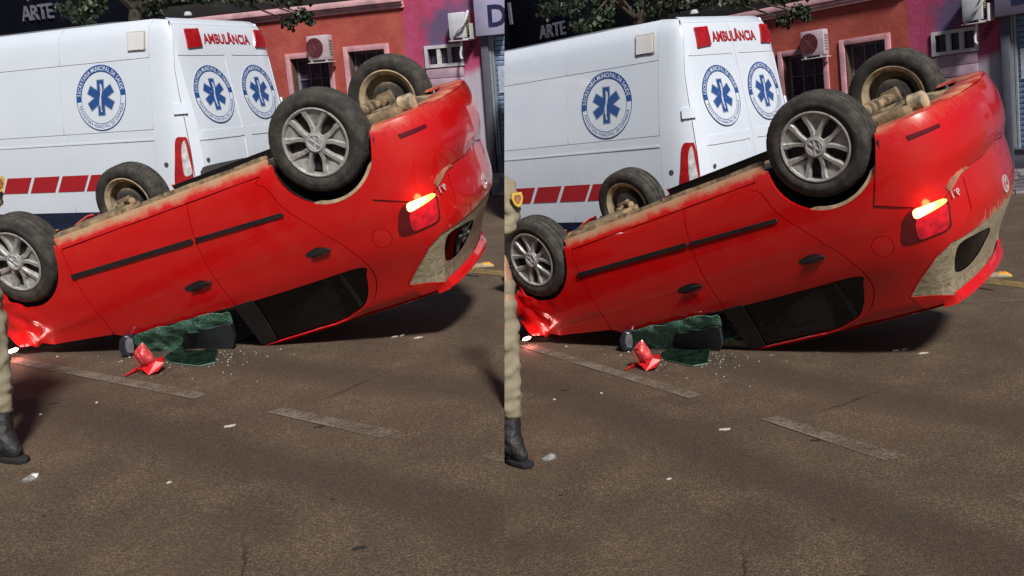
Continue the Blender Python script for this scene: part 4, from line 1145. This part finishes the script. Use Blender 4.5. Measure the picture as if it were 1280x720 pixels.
# ------------------------------------------------------------------ tree behind the ambulance
LEAF = None
def leaf_mat():
    m, t, b = nodes_of('dark_leaves')
    co = coords(t)
    c = mixc(t, ramp(t, noise_n(t, co, 3, 3), .35, .7), (.006, .012, .005), (.022, .038, .012))
    t.links.new(c, b.inputs['Base Color']); b.inputs['Roughness'].default_value = .55
    return m
LEAF = leaf_mat()
BARK = simple('dark_bark', (.05, .04, .03), .95, var=.3, bump=.6, bs=25)
def along(px, depth): r = ray(px); return CAM+r*depth
def build_tree():
    base = np.array([-1.35, 14.1, 0])
    tr = thing('street_tree', 'dark leafy street tree drooping over the ambulance roof', 'tree', 'dark leafy street trees', Matrix.Translation(base))
    limbs = []
    def P(px, d): return Vector(along(px, d)-base)
    top = Vector((.1, .1, 3.0))
    MB().tube([(0, 0, 0), (.05, .02, 1.2), (.02, .05, 2.2), top], [.13, .11, .10, .085], 10).build('trunk', BARK, tr, True)
    targets = [((95, -14), 13.4, .55, .22), ((120, 8), 13.3, .22, .16), ((98, 20), 13.2, .22, .13), ((112, 28), 13.2, .12, .07), ((60, -8), 13.2, .28, .14), ((195, -10), 13.6, .45, .20), ((190, 12), 13.6, .12, .12),
               ((240, -10), 13.8, .5, .18), ((300, -12), 14.0, .5, .18), ((350, -10), 14.2, .3, .15), ((368, 14), 14.2, .13, .08), ((352, 25), 14.2, .12, .06), ((376, 20), 14.2, .05, .07)]
    V = []; Fc = []
    mb = MB()
    for px, d, rx, rz in targets:
        c = P(px, d)
        mid = top.lerp(c, .5)+Vector((0, 0, .35))
        mb.tube([top, top.lerp(mid, .5), mid, mid.lerp(c, .6), c], [.05, .035, .022, .014, .006], 6)
        n = int(260*(rx*rx*rz)**.5/.25)+45
        for k in range(n):
            while True:
                u = rng.uniform(-1, 1, 3)
                if u@u < 1: break
            # leaves gather along twigs
            p = c+Vector((u[0]*rx, u[1]*rx, u[2]*rz))+noise.noise_vector(Vector(u)*3)*.10
            L = random.uniform(.05, .10); w = L*.38
            dr = Vector((random.uniform(-1, 1), random.uniform(-1, 1), random.uniform(-1.4, .3))).normalized(); sd_ = dr.cross(Vector((random.uniform(-1, 1), random.uniform(-1, 1), random.uniform(-1, 1)))).normalized()
            nn = dr.cross(sd_)
            b0 = len(V); V += [p, p+dr*L*.5+sd_*w+nn*.008, p+dr*L, p+dr*L*.5-sd_*w+nn*.008]; Fc += [(b0, b0+1, b0+2), (b0, b0+2, b0+3)]
    mb.build('branches', BARK, tr, True)
    o = make('crown', V, Fc, LEAF, tr); o['kind'] = 'stuff'
build_tree()

# ------------------------------------------------------------------ the officer at the edge of the scene
def skin_mesh(name, J, E, mat, parent, sub=2, root=None, fold=0., fs=14.):
    me = bpy.data.meshes.new(name); bm = bmesh.new(); lay = bm.verts.layers.skin.verify(); vs = {}
    for k, (p, r) in J.items():
        v = bm.verts.new(p); rr = r if hasattr(r, '__len__') else (r, r); v[lay].radius = rr; vs[k] = v
        v[lay].use_root = (k == (root or list(J)[0]))
    for a, b in E: bm.edges.new((vs[a], vs[b]))
    bm.to_mesh(me); bm.free()
    o = bpy.data.objects.new(name, me); COL.objects.link(o)
    o.modifiers.new('s', 'SKIN').use_smooth_shade = True
    m = o.modifiers.new('d', 'SUBSURF'); m.levels = sub; m.render_levels = sub
    dg = bpy.context.evaluated_depsgraph_get(); me2 = bpy.data.meshes.new_from_object(o.evaluated_get(dg))
    bpy.data.objects.remove(o); me2.name = name; me2.materials.clear(); me2.materials.append(mat)
    if fold:
        for v in me2.vertices:
            c = v.co; k = noise.noise(Vector((c.x*fs*.6, c.y*fs*.6, c.z*fs*1.5)))+.5*noise.noise(c*fs*2.4)
            v.co = c+v.normal*k*fold
    me2.polygons.foreach_set('use_smooth', [True]*len(me2.polygons))
    return link(bpy.data.objects.new(name, me2), parent)
def build_person():
    base = ground((0, 575))
    per = thing('person', 'officer in khaki uniform and black boots standing by the wrecked front wheel', 'person', 'officers in khaki uniform', Matrix.Translation(base))
    j = lambda x, y, d: Vector(along((x, y), d)-base)
    skin = simple('skin', (.36, .20, .13), .5, var=.06)
    khaki = simple('khaki_cloth', (.24, .21, .145), .92, var=.12, vs=12, bump=.35, bs=220)
    boot = simple('black_boot_leather', (.012, .012, .013), .62, var=.4, vs=40, bump=.5, bs=60)
    D = 5.0
    B = dict(pel=(j(-38, 335, 5.08), .12), waist=(j(-44, 295, 5.08), .115), chest=(j(-46, 245, 5.08), (.14, .12)), neck0=(j(-42, 200, 5.05), .065), neck=(j(-44, 186, 5.05), .058), jaw=(j(-45, 170, 5.02), (.066, .078)), head=(j(-47, 150, 5.03), (.076, .095)), crown=(j(-48, 133, 5.04), .07),
             ls=(j(-12, 208, 5.0), .05), le=(j(-4, 264, 4.97), .042), lw=(j(-44, 289, 4.85), .028), lp=(j(-56, 294, 4.83), (.018, .038)),
             rs=(j(-74, 212, 5.08), .05), re=(j(-88, 276, 5.05), .042), rw=(j(-60, 308, 4.92), .028), rp=(j(-48, 312, 4.90), (.018, .038)),
             lh=(j(-12, 350, 5.02), .085), lk=(j(-3, 452, 5.0), .056), la=(j(3, 548, 5.0), .042), lt=(j(20, 571, 4.93), .035),
             rh=(j(-44, 352, 5.1), .085), rk=(j(-46, 452, 5.12), .056), ra=(j(-44, 546, 5.16), .042), rt=(j(-36, 567, 5.06), .035))
    E = [('pel', 'waist'), ('waist', 'chest'), ('chest', 'neck0'), ('neck0', 'neck'), ('neck', 'jaw'), ('jaw', 'head'), ('head', 'crown'), ('chest', 'ls'), ('ls', 'le'), ('le', 'lw'), ('lw', 'lp'), ('chest', 'rs'), ('rs', 're'), ('re', 'rw'), ('rw', 'rp'),
         ('pel', 'lh'), ('lh', 'lk'), ('lk', 'la'), ('la', 'lt'), ('pel', 'rh'), ('rh', 'rk'), ('rk', 'ra'), ('ra', 'rt')]
    for h, sg in (('lp', -1), ('rp', 1)):
        p = B[h][0]
        for k, (dx, dz, L) in enumerate(((sg*.02, .03, .05), (sg*.055, .022, .075), (sg*.06, .004, .085), (sg*.058, -.014, .08), (sg*.05, -.03, .06))):
            d = Vector((dx, -.01, dz)); a = p+d*.55; b = p+d*.55+Vector((sg*L*.5, -.008, dz*.2)); c = b+Vector((sg*L*.35, .018, -.005))
            for n, q, r in (('a', a, .0095), ('b', b, .009), ('c', c, .008)): B[h+n+str(k)] = (q, r)
            E += [(h, h+'a'+str(k)), (h+'a'+str(k), h+'b'+str(k)), (h+'b'+str(k), h+'c'+str(k))]
    body = skin_mesh('body', B, E, skin, per, 2, 'pel')
    g = lambda k, r: (B[k][0], r)
    shirt = dict(waist=g('waist', .128), pel=(B['pel'][0]+Vector((0, 0, .07)), .12), chest=g('chest', (.16, .14)), col=(B['neck0'][0]-Vector((0, 0, .01)), .085), ls=(j(-10, 206, 5.0), .072), lm=(j(-4, 236, 4.98), .070), le=(j(-3, 264, 4.97), .060), lw=(j(-40, 286, 4.86), .045),
                 rs=g('rs', .07), re=g('re', .058), rw=g('rw', .045))
    skin_mesh('shirt', shirt, [('waist', 'pel'), ('waist', 'chest'), ('chest', 'col'), ('chest', 'ls'), ('ls', 'lm'), ('lm', 'le'), ('le', 'lw'), ('chest', 'rs'), ('rs', 're'), ('re', 'rw')], khaki, per, 3, 'waist', .018, 17)
    tr = dict(pel=g('pel', .125), lh=(j(-15, 352, 5.02), .092), lm=(j(-8, 400, 5.01), .082), lk=(j(-3, 452, 5.0), .072), lc=(j(0, 480, 5.0), .076), la=(j(1, 508, 5.0), .070), lb=(j(2, 520, 5.0), .066),
              rh=g('rh', .105), rk=g('rk', .075), rc=(j(-46, 480, 5.13), .076), ra=(j(-46, 508, 5.15), .066))
    skin_mesh('trousers', tr, [('pel', 'lh'), ('lh', 'lm'), ('lm', 'lk'), ('lk', 'lc'), ('lc', 'la'), ('la', 'lb'), ('pel', 'rh'), ('rh', 'rk'), ('rk', 'rc'), ('rc', 'ra')], khaki, per, 3, 'pel', .020, 14)
    for (kx, dd, off) in ((0, 5.0, 0), (-47, 5.16, -3)):
        bt = dict(t=(j(kx+1, 492, dd), .054), m=(j(kx+3, 532, dd), .056), a=(j(kx+4, 553, dd), .056), h=(j(kx+2, 568+off, dd), (.045, .05)), b=(j(kx+14, 565+off, dd-.05), (.043, .048)), e=(j(kx+23, 570+off, dd-.10), (.036, .040)))
        skin_mesh('boot', bt, [('t', 'm'), ('m', 'a'), ('a', 'h'), ('a', 'b'), ('b', 'e')], boot, per, 3, 'a', .007, 26)
        fa = j(kx+2, 575+off, dd); fb = j(kx+24, 576+off, dd-.10); dv = (fb-fa); dv.z = 0; L = dv.length; dv.normalize(); pv = Vector((-dv.y, dv.x, 0))
        pts = [fa-dv*.05+pv*.03, fa-dv*.05-pv*.03, fa+dv*L*.5-pv*.045, fb+dv*.02-pv*.035, fb+dv*.045, fb+dv*.02+pv*.035, fa+dv*L*.5+pv*.045]
        MB().prism([(p.x, p.y) for p in pts], 0.0, .028, 'Z').build('boot_sole', simple('boot_rubber', (.01, .01, .01), .8), per, bevel=.006)
    cap = B['crown'][0]
    MB().lathe([(.098, -.03), (.102, 0), (.10, .04), (.08, .07), (0, .082)], 24, 'Z', tuple(cap)).box(cap.x-.06, cap.x+.06, cap.y-.19, cap.y-.07, cap.z-.03, cap.z-.018).build('cap', khaki, per, True)
    MB().lathe([(.165, -.02), (.17, -.015), (.17, .02), (.165, .025)], 28, 'Z', tuple(B['pel'][0]+Vector((0, 0, .03)))).build('belt', boot, per, True)
    f = B['head'][0]
    for sx in (-.03, .03): MB().lathe([(0, -.008), (.008, -.006), (.011, 0), (.008, .006), (0, .008)], 10, 'Y', (f.x+sx, f.y-.088, f.z)).build('eye', simple('eye', (.5, .48, .45), .3), body, True)
    MB().tube([(f.x, f.y-.085, f.z+.005), (f.x, f.y-.105, f.z-.03), (f.x, f.y-.10, f.z-.042)], [.008, .014, .012], 8).build('nose', skin, body, True)
    MB().tube([(f.x-.022, f.y-.084, f.z-.066), (f.x, f.y-.09, f.z-.068), (f.x+.022, f.y-.084, f.z-.066)], .006, 6).build('mouth', simple('lips', (.30, .13, .10), .5), body, True)
    for sx in (-1, 1): MB().lathe([(0, -.008), (.02, -.006), (.028, 0), (.02, .008), (0, .006)], 12, 'X', (f.x+sx*.078, f.y+.01, f.z-.005)).build('ear', skin, body, True)
    # shoulder patch
    c = j(8, 229, 4.915); n = (Vector(CAM)-base_v(base)-c).normalized(); n = (n+Vector((.75, 0, 0))).normalized()
    r = n.cross(Vector((0, 0, 1))).normalized()*-1; u = r.cross(n)*-1
    if u.z < 0: u = -u
    sh = [(-.030, .030), (.030, .030), (.034, .0), (.022, -.030), (0, -.046), (-.022, -.030), (-.034, 0)]
    for nm, k, o_, m_ in (('shoulder_patch', 1, .0, simple('yellow_patch', (.62, .40, .05), .8)), ('patch_emblem', .62, .003, simple('brown_patch', (.30, .12, .06), .8, var=.4, vs=60))):
        P = [c+r*(x*k)+u*(y*k)+n*o_ for x, y in sh]+[c+r*(x*k)+u*(y*k)+n*(o_-.012) for x, y in sh]; q = len(sh)
        make(nm, P, [tuple(range(q)), tuple(range(q, 2*q))[::-1]]+[(i, (i+1) % q, (i+1) % q+q, i+q) for i in range(q)], m_, per)
def base_v(b): return Vector(b)
build_person()

# ------------------------------------------------------------------ wreckage and litter on the road
def upright(base_px, pts, depth, lean=0.):
    """points drawn on an upright plane that stands on the road at base_px"""
    b = ground(base_px); n = np.array([0, 1., 0]); return b, [on_plane(p, n, b[1])-b for p in pts]
def mirror_shell():
    b, P = upright((178, 464), [(161, 440), (173, 428), (190, 452), (173, 461)], 0)
    o = thing('mirror_cover', 'broken red plastic mirror cover lying on the road below the car door', 'mirror cover', 'broken red mirror covers', Matrix.Translation(b))
    pink = simple('scuffed_pale_red_plastic', (.50, .04, .045), .4, coat=.3, var=.4, vs=26, dirt=(.62, .30, .28), damt=.3, ds=22)
    V = []; Fc = []; n = 13
    for lay in (0, 1):
        for a in range(n):
            for c_ in range(n):
                u, v = a/(n-1), c_/(n-1)
                p = (P[0]*(1-u)+P[1]*u)*(1-v)+(P[3]*(1-u)+P[2]*u)*v
                k = (1-abs(2*u-1)**2.6)*(1-abs(2*v-1)**2.6)
                V.append(p+np.array([0, -.055*k+.012*lay+.03, .006])+np.array(noise.noise_vector(Vector(p)*30))*.003)
        for a in range(n-1):
            for c_ in range(n-1): k0 = lay*n*n+a*n+c_; Fc.append((k0, k0+1, k0+n+1, k0+n))
    make('shell', V, Fc, pink, o, True)
    for a_, c_ in (((162, 441), (172, 460)), ((167, 434), (181, 457))):
        _, R_ = upright((178, 464), [a_, c_], 0)
        MB().tube([R_[0]+[0, -.012, .006], (R_[0]+R_[1])/2+[0, -.026, .006], R_[1]+[0, -.012, .006]], .004, 6).build('rib', RED_PLASTIC, o, True)
    _, Q = upright((178, 464), [(171, 457), (188, 449), (197, 446), (198, 451), (192, 458), (180, 463)], 0)
    n = len(Q); V = [q+np.array([0, -.06*(i in (4, 5)), 0]) for i, q in enumerate(Q)]+[q+np.array([0, .05, .004]) for q in Q]
    make('rim', V, [tuple(range(n)), tuple(range(n, 2*n))[::-1]]+[(i, (i+1) % n, (i+1) % n+n, i+n) for i in range(n)], RED_PLASTIC, o)
    p0 = ground((152, 467)); p1 = ground((166, 461)); p2 = ground((180, 460))
    MB().tube([p0-b+[0, 0, .008], p1-b+[0, 0, .018], p2-b+[0, 0, .02]], [.005, .012, .02], 8).build('stem', RED_PLASTIC, o, True)
RED_PLASTIC = simple('red_plastic', (.50, .008, .012), .4, coat=.3, var=.1)
mirror_shell()
def mirror_housing():
    b, P = upright((153, 442), [(146, 420), (152, 414), (160, 417), (162, 432), (160, 441), (149, 441), (145, 432)], 0)
    o = thing('mirror_housing', 'crushed dark door mirror wedged under the car by the shattered glass', 'mirror', 'crushed dark door mirrors', Matrix.Translation(b))
    n = len(P); V = [p*1.0+np.array([0, -.03, 0]) for p in P]+[p+np.array([.02, .10, 0]) for p in P]
    mb = MB().add(V, [tuple(range(n)), tuple(range(n, 2*n))[::-1]]+[(i, (i+1) % n, (i+1) % n+n, i+n) for i in range(n)])
    mb.build('housing', simple('navy_black_plastic', (.018, .02, .035), .35, coat=.3, var=.4, vs=12), o, bevel=.015, seg=3)
    V = [p*np.array([.6, 1, .7])+np.array([.03, -.034, .03]) for p in P]
    make('mirror_glass', V, [tuple(range(n))], simple('mirror_glass', (.30, .32, .36), .12, metal=.7, var=.3, vs=20), o)
mirror_housing()
def glass_sheet():
    px = [(196, 446), (212, 441), (240, 443), (262, 440), (259, 455), (240, 459), (222, 456), (206, 453)]
    P = [ground(p) for p in px]; b = sum(P)/len(P)
    V = [(p-b)+np.array([0, 0, .03 if i in (1, 2, 3) else .012]) for i, p in enumerate(P)]; n = len(V)
    V += [v-np.array([0, 0, .007]) for v in V]
    o = make('glass_sheet', V, [tuple(range(n)), tuple(range(n, 2*n))[::-1]]+[(i, (i+1) % n, (i+1) % n+n, i+n) for i in range(n)], None, mats=[simple('dark_green_glass', (.006, .016, .011), .15, coat=.5, var=.6, vs=14), simple('pale_glass_edge', (.16, .26, .2), .3)], mi=[0, 0]+[1]*n)
    o.location = b; tag(o, 'dark green sheet of broken window glass lying flat beside the red mirror cover', 'glass', 'sheets of broken window glass')
    V = []; Fc = []
    for k in range(170):
        p = ground((random.gauss(225, 45), 440+abs(random.gauss(0, 12)))); r = random.uniform(.003, .008); a = random.random()*6; n0 = len(V)
        for t in range(3): V.append((p[0]-b[0]+r*math.cos(a+2.1*t), p[1]-b[1]+r*math.sin(a+2.1*t), .001))
        V.append((p[0]-b[0], p[1]-b[1], .001+r)); Fc += [(n0, n0+1, n0+3), (n0+1, n0+2, n0+3), (n0+2, n0, n0+3)]
    c = make('glass_crumbs', V, Fc, simple('glass_crumb', (.30, .40, .36), .2, coat=.5)); c.location = b
    tag(c, 'scattered crumbs of window glass on the road beside the car', 'glass', 'crumbs of window glass', 'stuff')
glass_sheet()
def scrap(px, r, el, mat, label, cat, group, name, hgt=.006, k=9, ang=0.):
    b = ground(px); V = []; ph = random.random()*6
    for t in range(k):
        a = 2*math.pi*t/k; rr = r*(.75+.35*random.random()); x, y = rr*math.cos(a), rr*el*math.sin(a)
        V.append((x*math.cos(ang)-y*math.sin(ang), x*math.sin(ang)+y*math.cos(ang), .002+hgt*random.random()))
    V.append((0, 0, .004+hgt)); n = k
    V += [(v[0], v[1], .0005) for v in V[:k]]
    o = make(name, V, [(i, (i+1) % k, k) for i in range(k)]+[(i, i+k+1, (i+1) % k+k+1, (i+1) % k) for i in range(k)], mat)
    o.location = b; tag(o, label, cat, group)
PAPER = simple('pale_scrap', (.42, .39, .36), .8, var=.15)
PLAST = simple('clear_plastic_scrap', (.20, .20, .20), .25, coat=.5, var=.3, vs=40)
for px, r, el, a in (((487, 430.5), .028, .25, .3), ((497, 429), .03, .3, .7), ((517, 433), .035, .3, .1), ((74, 439), .009, .6, 0), ((120, 497), .010, .6, 1), ((56, 508), .009, .6, 0), ((207, 602), .014, .25, .5)):
    scrap(px, r, el, PAPER, 'small pale scrap of debris lying on the asphalt', 'debris', 'pale scraps of debris on the asphalt', 'debris_scrap', ang=a)
scrap((279, 535), .036, .45, PAPER, 'pale oval scrap lying alone on the asphalt beside the worn dash', 'debris', 'pale oval scraps beside the worn dash', 'oval_scrap', .004, 14, .1)
scrap((47, 585), .045, .55, PLAST, 'crumpled clear plastic wrapper on the asphalt in front of the boot', 'wrapper', 'clear plastic wrappers by the boot', 'plastic_wrapper', .02, 11, .5)
DARKSPOT = simple('dark_rubber_crumb', (.012, .01, .009), .8)
for px, r in (((71, 495), .03), ((390, 543), .03), ((448, 707), .03), ((62, 632), .012), ((411, 639), .012)):
    scrap(px, r, .4, DARKSPOT, 'small dark crumb lying on the asphalt', 'debris', 'dark crumbs on the asphalt', 'dark_crumb', .003)
LEAFM = simple('dry_grass_bit', (.20, .15, .06), .9)
def reflector():
    b = ground((602, 341))
    o = thing('road_stud', 'raised yellow road stud on the worn yellow line behind the car', 'road stud', 'yellow road studs', Matrix.Translation(b)@Matrix.Rotation(math.radians(-10), 4, 'Z'))
    MB().prism([(-.11, 0), (-.06, .028), (.06, .028), (.11, 0)], -.055, .055).build('body', simple('grey_stud', (.34, .29, .20), .8, var=.3, vs=20), o, bevel=.006)
    MB().prism([(-.005, .006), (.005, .033), (.062, .033), (.10, .007)], -.052, .052).build('reflector', simple('amber_reflector', (.75, .36, .02), .35, var=.25, vs=30), o, bevel=.004)
reflector()
# the broken front lamp that still burns, on the crushed nose of the car
def nose_lamp():
    car = [r for r in ROOTS if r.name.startswith('overturned_car')][0]
    inv = CM.inverted(); p = Vector(ground((19, 441)))+Vector((0, .06, .055))
    lamp = MB().lathe([(0, -.03), (.02, -.024), (.03, 0), (.02, .024), (0, .03)], 12, 'Z'); o = lamp.build('lit_headlamp', simple('burning_lamp', (1, .8, .8), .3, emit=(1, .40, .36), es=7), car, True)
    o.location = inv@p; o.scale = (1.6, .8, .45)
    l = bpy.data.lights.new('headlamp_glow', 'POINT'); l.energy = .55; l.color = (1, .22, .2); l.shadow_soft_size = .03
    lo = bpy.data.objects.new('headlamp_glow', l); link(lo, car); lo.location = inv@(p+Vector((.04, -.09, -.015)))
nose_lamp()

# ------------------------------------------------------------------ set out the place twice
def copy_tree(o, parent=None):
    c = o.copy()
    if o.type == 'LIGHT': c.data = o.data
    COL.objects.link(c); c.parent = parent
    for ch in list(o.children): copy_tree(ch, c)
    return c
bpy.context.view_layer.update()
SEAM_N = RC.T @ np.array([1, 0, 9.5/FM])          # the step in the road where the two stretches meet
def walk(o):
    yield o
    for c in o.children: yield from walk(c)
rights = []
def nudge(rz, piv, t): return Matrix.Translation(Vector(piv)+Vector(t))@Matrix.Rotation(rz, 4, 'Z')@Matrix.Translation(-Vector(piv))
NUDGE = {'ambulance': (nudge(-.0363, (-.5, 10.6, 0), (-.0915, .5572, 0)), nudge(.0257, (-.5, 10.6, 0), (.0884, -.4784, 0))),
         'person': (nudge(0, (0, 0, 0), (.0, .21, 0)), nudge(0, (0, 0, 0), (-.0, -.17, 0))),
         'overturned_car': (nudge(0, (0, 0, 0), (.03, 0, 0)), nudge(0, (0, 0, 0), (0, 0, 0)))}
ID = (Matrix.Identity(4), Matrix.Identity(4))
for r in list(ROOTS):
    m = r.matrix_world.copy(); c = copy_tree(r); dl, dr = NUDGE.get(r.name.split('.')[0], ID); c.matrix_world = TR@dr@m; r.matrix_world = TL@dl@m; rights.append(c)
bpy.context.view_layer.update()
def clip(root, sign):
    for o in list(walk(root)):
        if o.type not in ('MESH', 'LIGHT'): continue
        mwm = o.matrix_world
        if o.type == 'LIGHT':
            if (np.array(mwm.translation)-CAM)@SEAM_N*sign < 0: bpy.data.objects.remove(o)
            continue
        n = len(o.data.vertices); co = np.empty(n*3); o.data.vertices.foreach_get('co', co); co = co.reshape(-1, 3)
        A = np.array(mwm); P = co@A[:3, :3].T+A[:3, 3]; d = (P-CAM)@SEAM_N*sign
        if d.min() >= -1e-5: continue
        if d.max() <= 1e-5 and not o.children: bpy.data.objects.remove(o); continue
        me = o.data.copy(); o.data = me
        bm = bmesh.new(); bm.from_mesh(me)
        inv = mwm.inverted(); pc = inv@Vector(CAM); pn = (mwm.to_3x3().transposed()@Vector(SEAM_N))*sign
        res = bmesh.ops.bisect_plane(bm, geom=bm.verts[:]+bm.edges[:]+bm.faces[:], dist=1e-5, plane_co=pc, plane_no=pn, clear_inner=True)
        if root.get('kind') != 'structure':
            es = [e for e in res['geom_cut'] if isinstance(e, bmesh.types.BMEdge)]
            try: bmesh.ops.holes_fill(bm, edges=[e for e in es if len(e.link_faces) == 1], sides=0)
            except Exception: pass
        bm.to_mesh(me); bm.free(); me.update()
for r in ROOTS: clip(r, -1)
for r in rights: clip(r, 1)
for r in list(ROOTS)+rights:
    try:
        if r.type == 'EMPTY' and not r.children: bpy.data.objects.remove(r)
        elif r.type == 'MESH' and len(r.data.polygons) == 0 and not r.children: bpy.data.objects.remove(r)
    except ReferenceError: pass
for o in list(bpy.data.objects):
    if o.type == 'MESH' and len(o.data.polygons) == 0 and not o.children: bpy.data.objects.remove(o)
